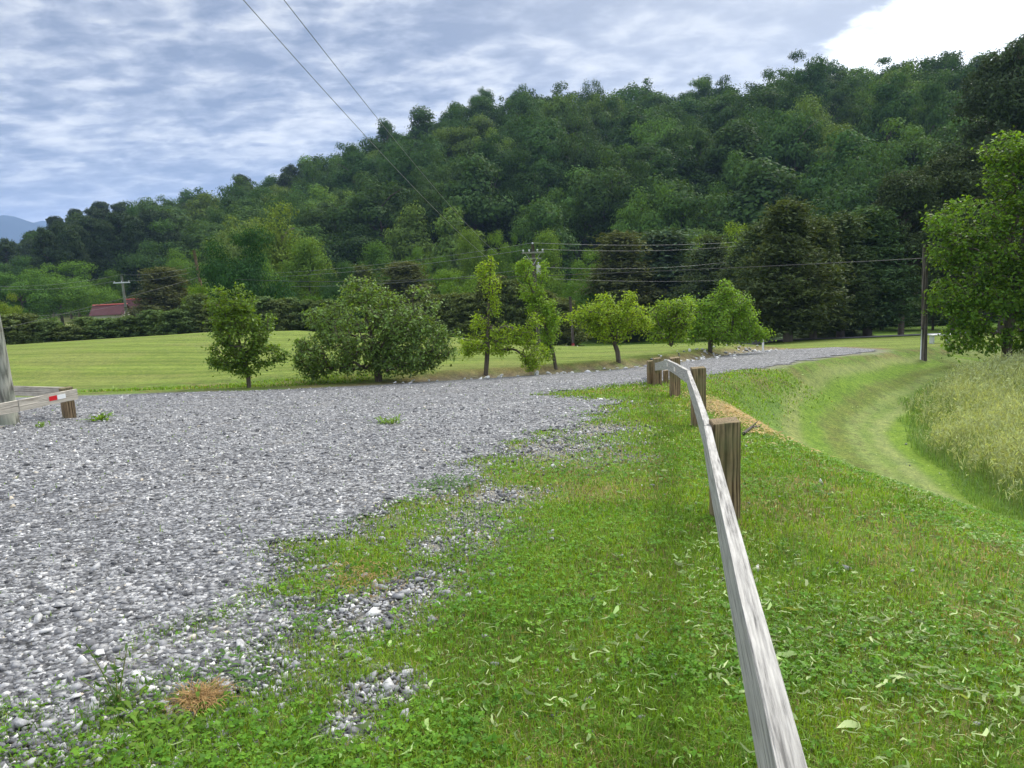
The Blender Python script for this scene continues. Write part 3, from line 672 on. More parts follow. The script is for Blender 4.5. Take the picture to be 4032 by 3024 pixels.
def pine_proto(seed, leaf, ncl=34, per=230, wid=.2, low=.42):
    g = np.random.default_rng(seed); Ps, Ns = [], []; limbs = []
    for k in range(ncl):
        t = g.random() ** .8; z = low + (1 - low) * t; rmax = wid * (1.02 - .72 * t ** 1.6) * g.uniform(.45, 1.1); a = g.uniform(0, 6.28)
        c = np.array([math.cos(a) * rmax, math.sin(a) * rmax, z + .02]); s = g.uniform(.05, .095)
        n = int(per * (s / .06) ** 2); v = g.normal(size=(n, 3)); v[:, 2] = v[:, 2] * .6 + .2; v /= np.linalg.norm(v, axis=1, keepdims=True)
        Ps.append(c + v * s * g.random((n, 1)) ** .5 * np.array([1.2, 1.2, .85])); Ns.append(v + [0, 0, .3])
        limbs.append((np.array([[0, 0, z - .03 - rmax * .1], c * [.6, .6, 1] - [0, 0, .02], c]), np.array([.007, .005, .002])))
    P = np.vstack(Ps); P[:, 2] /= np.percentile(P[:, 2], 99.7)
    V, F = leaf_cards(P, np.vstack(Ns), g.uniform(leaf * .7, leaf * 1.3, len(P)), g, .9, .3)
    tr = [(np.array([[0, 0, -.03], [.004, 0, .3], [.01, .008, .65], [.0, .0, .97]]), np.array([.02, .015, .01, .003]))]
    tv, tf = tube_np(tr + limbs, 6); return mesh_np("crown", V, [F]), mesh_np("trunk", tv, [tf])
def cedar_proto(seed, leaf, n=15000, wid=.2, low=.06, power=.75):
    g = np.random.default_rng(seed); nb = 190
    z = low + (1 - low) * g.random(nb) ** 1.15; a = g.uniform(0, 6.28, nb)
    prof = wid * np.minimum((1.02 - z) / (1 - low) * 1.15, 1) ** power * np.minimum(1, .55 + 1.6 * (z - low)) 
    r = prof * g.uniform(.55, 1.12, nb); Ps, Ns = [], []; limbs = []
    per = n // nb
    for k in range(nb):
        t = g.random(per) ** .6; rise = .35 * r[k]
        p = np.stack([np.cos(a[k]) * r[k] * t, np.sin(a[k]) * r[k] * t, z[k] + rise * t ** 1.5 - .02], 1)
        sp = (.012 + .030 * np.sin(np.pi * np.clip(t, .1, .98)))[:, None]
        p += g.normal(size=(per, 3)) * sp * np.array([1, 1, .55]); Ps.append(p); Ns.append(np.stack([np.cos(a[k]) * .5 + 0 * t, np.sin(a[k]) * .5 + 0 * t, .6 + 0 * t], 1))
        limbs.append((np.array([[0, 0, z[k] - .03], [math.cos(a[k]) * r[k] * .8, math.sin(a[k]) * r[k] * .8, z[k] + rise * .5]]), np.array([.005, .0015])))
    P = np.vstack(Ps); P[:, 2] = np.minimum(P[:, 2], 1.02)
    V, F = leaf_cards(P, np.vstack(Ns), g.uniform(leaf * .6, leaf * 1.4, len(P)), g, .8, .33)
    tr = [(np.array([[0, 0, -.03], [.004, .003, .3], [-.004, .004, .7], [0, 0, .99]]), np.array([.022, .016, .009, .002]))]
    tv, tf = tube_np(tr + limbs[::3], 6); return mesh_np("crown", V, [F]), mesh_np("trunk", tv, [tf])

PROTO = {
    'far': [broad_proto(100 + k, (.033, .030, .036, .028, .034, .031, .033, .037)[k], (58, 44, 70, 36, 62, 52, 80, 40)[k], (200, 250, 170, 300, 190, 220, 150, 240)[k], (.40, .44, .36, .42, .38, .33, .45, .30)[k], .55, .46, (0, .1, .25, .05, .15, .4, .0, .55)[k]) for k in range(8)],
    'broad': [broad_proto(200 + k, .023, 66, 330, (.44, .40, .47)[k], .55, .47, (.1, .25, .05)[k]) for k in range(3)],
    'tall': [broad_proto(220 + k, .021, 66, 300, (.27, .24)[k], .54, .47, (.45, .6)[k]) for k in range(2)],
    'farpine': [pine_proto(300 + k, .034, 58, 190, (.21, .18)[k], (.36, .44)[k]) for k in range(2)],
    'pine': [pine_proto(310 + k, .022, 88, 340, (.26, .23)[k], (.12, .2)[k]) for k in range(2)],
    'cedar': [cedar_proto(400 + k, .026, 21000, (.26, .22, .28)[k], .11, (.95, 1.05, .85)[k]) for k in range(3)],
    'bush': [cedar_proto(420 + k, .05, 9000, .40, .0, .42) for k in range(2)],
}
PW = {}
for _k, _v in PROTO.items():
    PW[_k] = []
    for cme, tme in _v:
        co = np.empty(len(cme.vertices) * 3, np.float32); cme.vertices.foreach_get('co', co); co = co.reshape(-1, 3)
        PW[_k].append(float(np.percentile(co[:, 0], 98) - np.percentile(co[:, 0], 2)))
        cme.materials.append(LF_PINE if 'pine' in _k else LF_CEDAR if _k in ('cedar', 'bush') else LF_FOREST)
        tme.materials.append(BARKR if _k in ('cedar', 'bush', 'farpine', 'pine') else BARK)
KNAME = {'far': ('broadleaf_tree', 'tree'), 'broad': ('broadleaf_tree', 'tree'), 'tall': ('broadleaf_tree', 'tree'), 'farpine': ('pine_tree', 'pine tree'), 'pine': ('pine_tree', 'pine tree'), 'cedar': ('cedar_tree', 'cedar tree'), 'bush': ('cedar_bush', 'bush')}
rt = np.random.default_rng(77)
def plant(kind, x, y, h, w, tint, label, group=None, var=None, lean=0.0):
    v = int(rt.integers(len(PROTO[kind]))) if var is None else var
    cme, tme = PROTO[kind][v]; nm, cat = KNAME[kind]
    z = float(H(x, y)) - .05
    o = empty(nm, (x, y, z), label, cat, group, float(rt.uniform(0, 6.28)))
    sw = w / PW[kind][v]; o.scale = (sw, sw, h)
    if lean: o.rotation_euler = (0, lean, 0)
    for n_, me in (('crown', cme), ('trunk', tme)):
        c = bpy.data.objects.new(n_, me); COL.objects.link(c); c.parent = o
        if n_ == 'crown': c.color = (*tint, 1)
    return o
def plant_px(kind, px, ptop, wpx, depth, tint, label, group=None, var=None):
    d = ray(px, ptop); x = d[0] * depth; ztop = EYE + d[2] * depth
    return plant(kind, x, depth, ztop - float(H(x, depth)) + .05, wpx / FPX * depth, tint, label, group, var)

def build_forest():
    g = np.random.default_rng(9); cand = []
    sp = 11.6
    for yy in np.arange(80, 340, sp):
        for xx in np.arange(-260, 290, sp):
            x = xx + g.uniform(-.38, .38) * sp; y = yy + g.uniform(-.38, .38) * sp + (sp * .5 if int(xx / sp) % 2 else 0)
            a, R, zr, Ft = (float(np.ravel(v)[0]) for v in hill_frame(np.array([x]), np.array([y])))
            t = (y - Ft) / (R - Ft)
            if -.02 < t < 1.03 and -.70 < a < .72: cand.append((x, y, a, t))
    g.shuffle(cand)
    cand.sort(key=lambda c: c[1]); cand = cand[:]
    keep = []
    for c in cand:                                            # thin the deepest band a little so the count stays under the limit
        if len(keep) >= 335: break
        keep.append(c)
    keep = cand if len(cand) <= 335 else [c for c in cand if g.random() < 335 / len(cand)]
    for x, y, a, t in keep:
        px_pine = (a < -.50 and g.random() < .75) or (-.5 < a < -.22 and t > .72 and g.random() < .4) 
        band = 'on the lower slope' if t < .33 else 'halfway up the slope' if t < .72 else 'along the ridge'
        if px_pine:
            b = g.uniform(.75, 1.15); h = g.uniform(17, 22)
            plant('farpine', x, y, h, h * g.uniform(.30, .40), (b * .95, b, b * 1.05), f"dark pine with a bare trunk {band} of the wooded hill", "pines on the wooded hill")
        else:
            lt = g.random() < (.30 if t < .35 else .16); b = g.uniform(1.15, 1.6) if lt else g.uniform(.55, 1.0)
            wm = g.uniform(.9, 1.25) if lt else g.uniform(.85, 1.05)
            if a < -.2: b *= 1.12; wm *= 1.06
            h = g.uniform(13.5, 21.5); w = g.uniform(10, 17.5)
            plant('far', x, y, h, w, (b * wm, b, b * (.9 if lt else 1.1)), f"{'pale' if lt else 'dark'} green broadleaf tree {band} of the wooded hill", "broadleaf trees covering the hill")
    # understorey between the trunks: one leafy mass
    n = 24000; x = g.uniform(-250, 260, n); y = g.uniform(82, 300, n); a, R, zr, Ft = hill_frame(x, y); t = (y - Ft) / (R - Ft)
    m = (t > -.05) & (t < .98) & (a > -.68) & (a < .72); x, y = x[m], y[m]
    P = np.stack([x, y, H(x, y) + g.uniform(0, 2.6, len(x))], 1)
    V, F = leaf_cards(P, np.tile([0, -.3, 1.0], (len(x), 1)), g.uniform(.7, 1.7, len(x)), g, .7, .6)
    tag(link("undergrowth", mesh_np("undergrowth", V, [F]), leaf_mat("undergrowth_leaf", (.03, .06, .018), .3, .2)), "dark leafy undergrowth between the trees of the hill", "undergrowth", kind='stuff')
build_forest()

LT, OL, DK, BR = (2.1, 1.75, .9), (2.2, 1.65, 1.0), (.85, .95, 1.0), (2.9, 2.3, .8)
MID = [
 ('broad', 928, 905, 275, 70, (.55, .75, .8), "dense dark green rounded tree beside the leaning brown pole"),
 ('broad', 775, 1125, 140, 70, (2.6, 2.3, .7), "small bright yellow-green tree at the foot of the leaning brown pole"),
 ('tall', 1085, 810, 285, 108, OL, "tall pale olive tree rising behind the dense dark rounded tree"),
 ('tall', 1205, 940, 210, 100, (1.9, 1.7, 1), "light green upright tree right of the tall pale olive one"),
 ('tall', 1010, 1010, 190, 92, (1.7, 1.7, 1.1), "grey-green leafy tree between the dark rounded tree and the apple tree"),
 ('broad', 545, 985, 240, 186, LT, "light green spreading tree above the red barn roof"),
 ('broad', 215, 1035, 260, 150, (1.6, 1.6, .9), "mid green broad tree in the valley left of the barn"),
 ('broad', 365, 1098, 200, 172, (2.0, 1.9, .6), "round bright green tree just left of the barn roof"),
 ('broad', 70, 1075, 240, 142, (1.3, 1.4, .9), "valley tree with rounded crown above the pale hayfield"),
 ('broad', 10, 1165, 150, 78, (2.5, 1.8, .9), "olive yellow tree at the left end of the cedar hedge"),
 ('cedar', 640, 1050, 215, 112, (1.35, 1.05, .9), "broad brownish cedar standing over the barn"),
 ('broad', 720, 985, 190, 142, (1.7, 1.6, 1), "light green tree behind the leaning brown pole"),
 ('broad', 455, 1040, 150, 178, (1.9, 1.8, .9), "light green tree behind the pole with the crossarm"),
 ('broad', 120, 1010, 180, 190, DK, "dark valley tree below the blue mountain"),
 ('broad', -60, 1010, 200, 180, DK, "dark tree at the far left edge of the valley"),
 ('tall', 1840, 905, 125, 112, LT, "slim light green tree left of the middle pole, first of three"),
 ('broad', 1935, 918, 150, 114, (2, 1.8, .9), "light green tree left of the middle pole, second of three"),
 ('broad', 2030, 930, 115, 117, (1.5, 1.5, .9), "light green tree left of the middle pole, third of three"),
 ('tall', 2152, 912, 140, 104, (2.2, 1.9, 1.1), "pale poplar-like tree directly behind the middle pole"),
 ('cedar', 1585, 1030, 225, 96, (1.3, 1.05, .85), "brownish cedar behind the top of the apple tree"),
 ('cedar', 1400, 1045, 170, 100, (1.2, 1.1, .9), "brown-green cedar left of the apple tree top"),
 ('broad', 1800, 1065, 200, 88, (2.1, 1.9, 1), "light green bushy tree behind the right shoulder of the apple tree"),
 ('tall', 1480, 955, 150, 116, (1.35, 1.4, 1), "mid green tree behind the brownish cedars"),
 ('broad', 1660, 975, 170, 118, (1.45, 1.45, .9), "mid green tree above the brownish cedar"),
 ('broad', 1330, 1035, 150, 96, DK, "dark green tree behind the left shoulder of the apple tree"),
 ('cedar', 2440, 915, 230, 80, (1.2, 1.0, .85), "large brown-green cedar behind the first peach tree"),
 ('cedar', 2615, 905, 290, 84, (.95, 1.1, 1.3), "large blue-green cedar behind the second peach tree"),
 ('broad', 2345, 985, 200, 96, (1.7, 1.6, .9), "light green tree left of the large brown-green cedar"),
 ('broad', 2290, 1080, 190, 82, (1.5, 1.5, .9), "mid green bushy tree behind the short dark pole"),
 ('broad', 3350, 880, 170, 78, (2.0, 1.9, .8), "light green tree glimpsed between the dark cedars"),  # this tree and the next have a lighter green leaf tint
 ('broad', 3480, 905, 160, 80, (2.1, 1.9, .8), "light green tree glimpsed left of the pine behind the pole"),
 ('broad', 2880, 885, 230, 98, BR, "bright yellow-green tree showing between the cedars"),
 ('cedar', 2795, 930, 200, 76, (.95, .95, .9), "dark narrow cedar left of the bright yellow-green tree"),
 ('cedar', 2960, 905, 210, 70, (.9, .92, .9), "dark cedar right of the bright yellow-green tree"),
 ('cedar', 3110, 785, 270, 50, (.95, .90, .8), "tall brown-green cedar behind the far end of the drive"),
 ('cedar', 3210, 860, 200, 53, (1.05, 1.0, .85), "brown-green cedar close against the right side of the tall one"),
 ('cedar', 3010, 870, 190, 55, (.95, 1.0, .9), "green cedar close against the left side of the tall brown-green one"),
 ('cedar', 3320, 840, 200, 56, (.9, .95, .85), "slimmer cedar right of the tall brown-green one"),
 ('cedar', 3430, 815, 250, 58, (.8, 1.0, .85), "dark green cedar left of the right hand utility pole"),
 ('pine', 3570, 690, 260, 60, (1.05, 1.05, .9), "dark pine directly behind the right hand utility pole"),
 ('pine', 3790, 600, 380, 62, (1.15, 1.1, .9), "broad brownish pine above the bright tree on the right"),
 ('pine', 4010, 180, 420, 66, (.95, .98, 1.0), "very tall dark pine at the right edge of the picture"),
 ('pine', 3920, 480, 300, 72, (1.0, 1.1, 1.2), "blue-green pine below the very tall dark pine"),
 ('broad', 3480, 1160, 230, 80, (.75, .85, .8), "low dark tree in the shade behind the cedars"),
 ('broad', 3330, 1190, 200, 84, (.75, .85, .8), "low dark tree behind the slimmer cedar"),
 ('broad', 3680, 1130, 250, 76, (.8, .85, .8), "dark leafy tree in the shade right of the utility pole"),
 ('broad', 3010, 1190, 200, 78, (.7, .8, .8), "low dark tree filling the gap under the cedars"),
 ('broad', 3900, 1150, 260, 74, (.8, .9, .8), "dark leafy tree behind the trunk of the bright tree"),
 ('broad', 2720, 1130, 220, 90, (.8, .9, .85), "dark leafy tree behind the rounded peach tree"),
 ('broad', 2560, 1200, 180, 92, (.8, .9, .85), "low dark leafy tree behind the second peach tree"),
]
MID += [('broad', 815, 1185, 110, 62, (2.3, 2.1, .8), "low bright green shrub in the hedge left of the pear tree"), ('broad', 605, 1222, 100, 61, (1.5, 1.6, .9), "mid green shrub poking out of the long hedge under the brownish cedar"),
 ('broad', 190, 1252, 110, 60, (1.6, 1.6, 1.0), "mid green shrub in the left part of the long hedge"), ('broad', 1255, 1165, 120, 62, (1.3, 1.4, .9), "green shrub in the hedge against the left edge of the apple tree")]
for px_, py_, w_, d_ in ((165, 903, 95, 176), (232, 878, 90, 182), (300, 892, 95, 178), (345, 858, 110, 186), (405, 872, 90, 180), (462, 842, 120, 188), (520, 858, 100, 182), (268, 905, 90, 170), (585, 832, 110, 190), (640, 838, 100, 186)):
    plant_px('farpine', px_, py_, w_, d_, (.8, .9, .95), "tall dark pine in the stand nearest the blue mountain", "stand of tall pines at the left end of the hill")
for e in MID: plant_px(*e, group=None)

def build_hedges():
    g = np.random.default_rng(15)
    def run(x0, x1, step, tops, dep, label, group, tint=(1.25, 1.35, 1.1)):
        for px in np.arange(x0, x1, step):
            p = px + g.uniform(-.3, .3) * step; b = g.uniform(.85, 1.2); w = g.uniform(1.9, 2.5)
            plant_px('bush', p, np.interp(p, *zip(*tops)) + (g.uniform(-26, 16) if g.random() < .7 else g.uniform(-55, -20)), step * w * g.uniform(.8, 1.1), dep + g.uniform(-1.2, 1.2), (tint[0] * b * g.uniform(.95, 1.2), tint[1] * b, tint[2] * b), label, group)
    run(-40, 1290, 62, [(-40, 1280), (150, 1275), (300, 1285), (380, 1284), (480, 1276), (560, 1225), (700, 1215), (850, 1208), (1100, 1180), (1300, 1185)], 60, "dark cedar bush in the long hedge beyond the mown lawn", "cedar hedge beyond the mown lawn")
    run(1640, 2230, 62, [(1600, 1185), (1800, 1150), (1950, 1140), (2100, 1150), (2230, 1190)], 62, "dark cedar bush in the hedge behind the slender orchard trees", "cedar hedge behind the slender trees", (1.3, 1.3, 1.0))
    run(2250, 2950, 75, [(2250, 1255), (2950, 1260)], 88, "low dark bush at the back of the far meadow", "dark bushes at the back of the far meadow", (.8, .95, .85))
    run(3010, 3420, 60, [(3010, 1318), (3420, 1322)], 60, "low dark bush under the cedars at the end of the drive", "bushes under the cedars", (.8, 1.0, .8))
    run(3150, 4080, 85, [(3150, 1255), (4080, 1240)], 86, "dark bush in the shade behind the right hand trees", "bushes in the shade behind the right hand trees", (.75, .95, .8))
build_hedges()

# ---- orchard trees grown towards the outline they have: limbs chase attraction points, leaves hang on the last twigs
def grow_tree(name, label, cat, base_px, trunk_px, blobs, n_att, leaf, per, leafmat, bark, seed, r0, tint=(1, 1, 1), droop=.3, depth_k=.9, base=None, spread=.16, minr=.006, group=None):
    g = np.random.default_rng(seed)
    b = hit(*base_px) if base is None else base; m = b[1] / FPX
    o = empty(name, b, label, cat, group)
    L = lambda px, py: ((px - base_px[0]) * m, (base_px[1] - py) * m)
    T = np.array([[*L(px, py)] for px, py in [base_px] + trunk_px]); T = np.stack([T[:, 0], np.zeros(len(T)), T[:, 1]], 1); T[0, 2] = -.08
    tt = np.linspace(0, len(T) - 1, 5 * len(T)); nodes = [np.array([np.interp(t, range(len(T)), T[:, k]) for k in range(3)]) for t in tt]
    par = [-1] + list(range(len(nodes) - 1)); ntr = len(nodes)
    area = np.array([rx * ry for _, _, rx, ry in blobs], float); cnt = np.maximum(3, (n_att * area / area.sum())).astype(int)
    A = []
    for (px, py, rx, ry), c in zip(blobs, cnt):
        v = g.normal(size=(c, 3)); v /= np.linalg.norm(v, axis=1, keepdims=True); v *= g.uniform(.35, 1.0, (c, 1)) ** .4
        cx, cz = L(px, py); A.append(np.stack([cx + v[:, 0] * rx * m, v[:, 1] * max(rx, ry) * m * depth_k - cx * 0, cz + v[:, 2] * ry * m], 1))
    A = np.vstack(A); A[:, 2] = np.maximum(A[:, 2], .12)
    hub = nodes[ntr // 3]
    order = np.argsort(np.linalg.norm((A - nodes[ntr // 2]) * [1, 1, .8], axis=1)); twigs = []
    for i in order:
        a = A[i]; N_ = np.array(nodes)
        dv = a - N_; dist = np.linalg.norm(dv, axis=1)
        pen = dist * (1 + .9 * np.clip(-dv[:, 2] / (dist + 1e-6), 0, 1)) + .10 * np.linalg.norm(N_[:, :2], axis=1) * 0
        pen[:max(2, ntr // 5)] += 5
        j = int(np.argmin(pen)); p0 = nodes[j]; dd = np.linalg.norm(a - p0)
        k = 3 if dd > .35 else 2; prev = j
        bow = np.array([g.normal(0, .07), g.normal(0, .07), .13 - .25 * (droop > .5)]) * dd
        if droop > .5: bow[2] = .22 * dd
        for s in range(1, k + 1):
            t = s / k; q = p0 * (1 - t) + a * t + bow * math.sin(math.pi * t); nodes.append(q); par.append(prev); prev = len(nodes) - 1
        twigs.append((j, prev))
    n = len(nodes); kids = [[] for _ in range(n)]
    for i in range(1, n): kids[par[i]].append(i)
    R = np.zeros(n)
    for i in range(n - 1, -1, -1): R[i] = max(minr * .6, (sum(R[c] ** 2.3 for c in kids[i])) ** (1 / 2.3)) if kids[i] else minr * .6
    R = R / R[0] * r0; R = np.maximum(R, minr * .55); R[0] *= 1.25
    paths = []; seen = set()
    for i in range(n):
        for c in kids[i]:
            if c == max(kids[i], key=lambda q: R[q]) and i != 0 and par[i] >= 0: continue
            ch = [i, c]
            while kids[ch[-1]]: ch.append(max(kids[ch[-1]], key=lambda q: R[q]))
            P = np.array([nodes[q] for q in ch]); rr = R[ch].copy(); rr[0] = min(rr[0], rr[1] * 1.3) if i else rr[0]; paths.append((P, rr))
    tube_obj("trunk", paths, bark, o, 7)
    Ps, Ns = [], []
    for j, e in twigs:
        a = nodes[e]; p0 = nodes[par[e]]; c = int(per * g.uniform(.6, 1.35))
        t = g.random(c) ** .5; p = p0 + (a - p0) * t[:, None] + g.normal(size=(c, 3)) * spread * np.array([1, 1, .8]); p[:, 2] -= droop * np.abs(g.normal(0, spread, c)); Ps.append(p)
        out = p - hub; out /= np.linalg.norm(out, axis=1, keepdims=True) + 1e-6; Ns.append(out * .6 + np.array([0, 0, .55]))
    P = np.vstack(Ps); Nn = np.vstack(Ns); k = P[:, 2] > .04; P, Nn = P[k], Nn[k]
    V, F = leaf_cards(P, Nn, g.uniform(leaf * .65, leaf * 1.25, len(P)), g, .65, .55, droop)
    c = link("crown", mesh_np("crown", V, [F]), leafmat, o); c.color = (*tint, 1); return o

LF_PEAR = leaf_mat("pear_leaf", (.115, .21, .030), .35, .35, .35, .5, (.19, .28, .045))
LF_APPLE = leaf_mat("apple_leaf", (.125, .225, .048), .5, .33, .36, .7, (.22, .31, .10))
LF_PEACH = leaf_mat("peach_leaf", (.185, .315, .034), .35, .4, .4, .4, (.30, .38, .05))
LF_PEACH2 = leaf_mat("peach_leaf_dark", (.135, .265, .036), .35, .38, .4, .4, (.22, .32, .05))
LF_RIGHT = leaf_mat("bright_tree_leaf", (.088, .195, .022), .5, .42, .42, .4, (.21, .31, .04))

grow_tree("pear_tree", "young pear tree with upright crown, alone left of the apple tree", "fruit tree", (980, 1527), [(982, 1470), (965, 1380), (950, 1250), (960, 1150)],
    [(965, 1310, 105, 110), (905, 1390, 70, 62), (1050, 1395, 62, 58), (895, 1180, 34, 60), (985, 1185, 42, 60), (950, 1240, 95, 70), (855, 1420, 36, 28), (1115, 1400, 26, 26), (975, 1440, 48, 42), (1085, 1275, 20, 40)], 420, .105, 20, LF_PEAR, BARK, 501, .062, droop=.35, spread=.085)
grow_tree("apple_tree", "wide drooping apple tree with low skirts of dark leaves", "fruit tree", (1492, 1502), [(1490, 1440), (1480, 1340), (1455, 1230), (1440, 1130)],
    [(1440, 1270, 190, 120), (1300, 1370, 140, 85), (1640, 1360, 140, 100), (1230, 1400, 70, 70), (1440, 1140, 75, 62), (1530, 1190, 90, 60), (1670, 1150, 48, 20), (1735, 1215, 18, 46), (1600, 1275, 120, 75), (1690, 1320, 90, 50), (1560, 1400, 120, 80), (1770, 1370, 45, 48), (1420, 1415, 120, 48), (1600, 1415, 110, 44), (1260, 1440, 65, 42), (1820, 1320, 24, 16), (1700, 1420, 50, 42), (1275, 1235, 58, 40)], 1500, .10, 16, LF_APPLE, BARK, 502, .115, droop=.8, spread=.085)
grow_tree("peach_tree", "peach tree with a bare upright mast over low spreading yellow-green boughs", "fruit tree", (1912, 1476), [(1922, 1400), (1930, 1300), (1937, 1200), (1948, 1090), (1955, 1030)],
    [(1955, 1035, 14, 26), (1925, 1065, 26, 34), (1948, 1120, 30, 52), (1965, 1205, 18, 40), (1895, 1270, 28, 34), (2000, 1320, 80, 40), (1870, 1350, 60, 34), (2080, 1330, 48, 38), (2110, 1400, 50, 46), (1850, 1370, 34, 24), (2120, 1262, 22, 26), (2090, 1440, 24, 34), (1960, 1370, 60, 24)], 400, .085, 20, LF_PEACH, BARK, 503, .075, (1.15, 1.12, 1), droop=.6, spread=.085)
grow_tree("pear_tree", "slender pear tree leaning left in front of the middle pole", "fruit tree", (2190, 1453), [(2182, 1400), (2160, 1310), (2125, 1190), (2085, 1080), (2075, 1045)],
    [(2080, 1060, 28, 40), (2155, 1065, 18, 42), (2105, 1140, 48, 50), (2170, 1230, 34, 60), (2130, 1210, 44, 60), (2185, 1290, 22, 60), (2150, 1330, 28, 40), (2065, 1050, 18, 24), (2165, 1380, 20, 36)], 330, .085, 20, LF_PEACH2, BARK, 504, .06, (1.15, 1.12, 1), droop=.5, spread=.075)
grow_tree("peach_tree", "vase shaped yellow-green peach tree, first of three before the dark cedars", "fruit tree", (2437, 1427), [(2432, 1385), (2418, 1340), (2410, 1280), (2405, 1215)],
    [(2400, 1240, 95, 50), (2330, 1225, 55, 42), (2480, 1250, 75, 60), (2270, 1245, 36, 22), (2385, 1180, 34, 32), (2478, 1185, 26, 36), (2415, 1300, 80, 40), (2535, 1270, 34, 40), (2340, 1285, 40, 26), (2225, 1235, 12, 10)], 430, .095, 20, LF_PEACH, BARK, 505, .085, (1.2, 1.15, 1), droop=.45, spread=.10)
grow_tree("peach_tree", "thinly leaved peach tree, second of three before the dark cedars", "fruit tree", (2643, 1402), [(2643, 1355), (2640, 1300), (2632, 1230)],
    [(2620, 1225, 62, 44), (2585, 1260, 44, 40), (2670, 1260, 56, 50), (2640, 1195, 52, 18), (2700, 1220, 34, 46), (2600, 1310, 50, 34), (2660, 1310, 44, 34)], 330, .10, 18, LF_PEACH2, BARK, 506, .085, (1.3, 1.18, 1), droop=.4, spread=.105)
grow_tree("peach_tree", "rounded fuller peach tree with a yellowish top, third of three before the dark cedars", "fruit tree", (2796, 1387), [(2798, 1345), (2815, 1290), (2840, 1220), (2855, 1150)],
    [(2850, 1270, 120, 65), (2760, 1240, 60, 52), (2930, 1250, 55, 55), (2860, 1140, 34, 34), (2895, 1190, 60, 40), (2800, 1200, 55, 38), (2970, 1310, 42, 40), (2730, 1310, 36, 36), (2870, 1330, 80, 28), (3005, 1320, 26, 28), (2720, 1180, 28, 22)], 560, .105, 24, LF_PEACH2, BARK, 507, .10, (1.1, 1.12, 1), droop=.4, spread=.12)
rb = hit(3965, 1432)
grow_tree("broadleaf_tree", "large bright green tree hanging over the tall grass at right", "tree", (3965, 1432), [(3960, 1330), (3975, 1180), (4000, 950), (4020, 750), (4030, 620)],
    [(3790, 860, 165, 80), (3730, 980, 110, 60), (3840, 1010, 150, 90), (4000, 720, 140, 130), (4060, 900, 170, 160), (3930, 600, 110, 60), (4080, 620, 120, 80), (3760, 1130, 110, 60), (3850, 1200, 130, 80), (3780, 1310, 80, 60), (3880, 1330, 60, 50), (4050, 1150, 160, 110), (4060, 1320, 120, 80), (3920, 1120, 120, 90), (4150, 1000, 130, 220), (3690, 1180, 50, 36), (4120, 1350, 120, 80)], 1600, .17, 22, LF_RIGHT, BARK, 508, .19, (1, 1, 1), droop=.7, depth_k=.7, spread=.16, minr=.012)

# ------------------------------------------------------------------ guard rails
W_POST = wood_mat("treated_post", (.115, .078, .045), (.34, .245, .145), 2, 1.0, (.16, .17, .085), .45)
W_RAIL = wood_mat("weathered_rail", (.30, .292, .275), (.50, .487, .455), 0, 1.6, None, .22, True)
W_LRAIL = wood_mat("pale_weathered_rail", (.32, .29, .24), (.66, .61, .52), 0, 1.1, None, .3)
W_POLE = wood_mat("weathered_pole", (.12, .12, .10), (.29, .29, .245), 2, .5, (.24, .27, .22), .35)
W_OLD = wood_mat("dark_old_pole", (.06, .05, .042), (.16, .14, .12), 2, .4, None, .4)
REDM = flat_mat("red_reflector", (.62, .012, .02), .3, .5, .04); WHM = flat_mat("white_reflector", (.82, .83, .82), .3, .5, .04); PKM = flat_mat("faded_reflector", (.62, .50, .45), .4, .4, .15)
def post_obj(x, y, top, w, parent, rot=0.0, tilt=0.0, mat=None, splinter=False):
    z0 = float(H(x, y)) - .35; bm = bmesh.new(); h = top - z0
    box_bm(bm, (w, w, h), Matrix.Translation((0, 0, h / 2)), .006)
    bmesh.ops.subdivide_edges(bm, edges=[e for e in bm.edges if abs((e.verts[0].co - e.verts[1].co).z) > h * .6], cuts=6, use_grid_fill=True)
    g = random.Random(int(x * 1000))
    for v in bm.verts:
        v.co.x += g.uniform(-.0022, .0022); v.co.y += g.uniform(-.0022, .0022)
        if v.co.z > h - .03: v.co.z += .012 * v.co.x / w + g.uniform(-.003, .003)
    o = bm_obj("post", bm, mat or W_POST, parent)
    p = Vector(parent.location); o.location = Vector((x, y, z0)) - p; o.rotation_euler = (tilt, 0, rot); return o
def board_obj(a, b, hgt, th, mat, parent, sag=0.0):
    """board with its long axis along local X, between the centres of its two ends"""
    a, b = Vector(a), Vector(b); d = b - a; L = d.length; bm = bmesh.new()
    box_bm(bm, (L, th, hgt), Matrix.Identity(4), .005)
    bmesh.ops.subdivide_edges(bm, edges=[e for e in bm.edges if e.calc_length() > L * .5], cuts=14, use_grid_fill=True)
    g = random.Random(int(L * 977))
    for v in bm.verts:
        t = v.co.x / L; v.co.z += -sag * (1 - 4 * t * t) + .003 * math.sin(9 * t + 1) + g.uniform(-.0015, .0015); v.co.y += .004 * math.sin(5 * t) + g.uniform(-.0012, .0012)
    o = bm_obj("board", bm, mat, parent); q = d.to_track_quat('X', 'Z'); o.rotation_euler = q.to_euler()
    o.location = (a + b) / 2 - Vector(parent.location); return o
def sticker(parent, board, t, w, h, dz, mat, side):
    """thin reflective plate on a board face; t along the board from its middle, metres"""
    bm = bmesh.new(); box_bm(bm, (w, .003, h), Matrix.Identity(4), .0008); o = bm_obj("reflector", bm, mat, board)
    o.location = (t, side, dz); return o
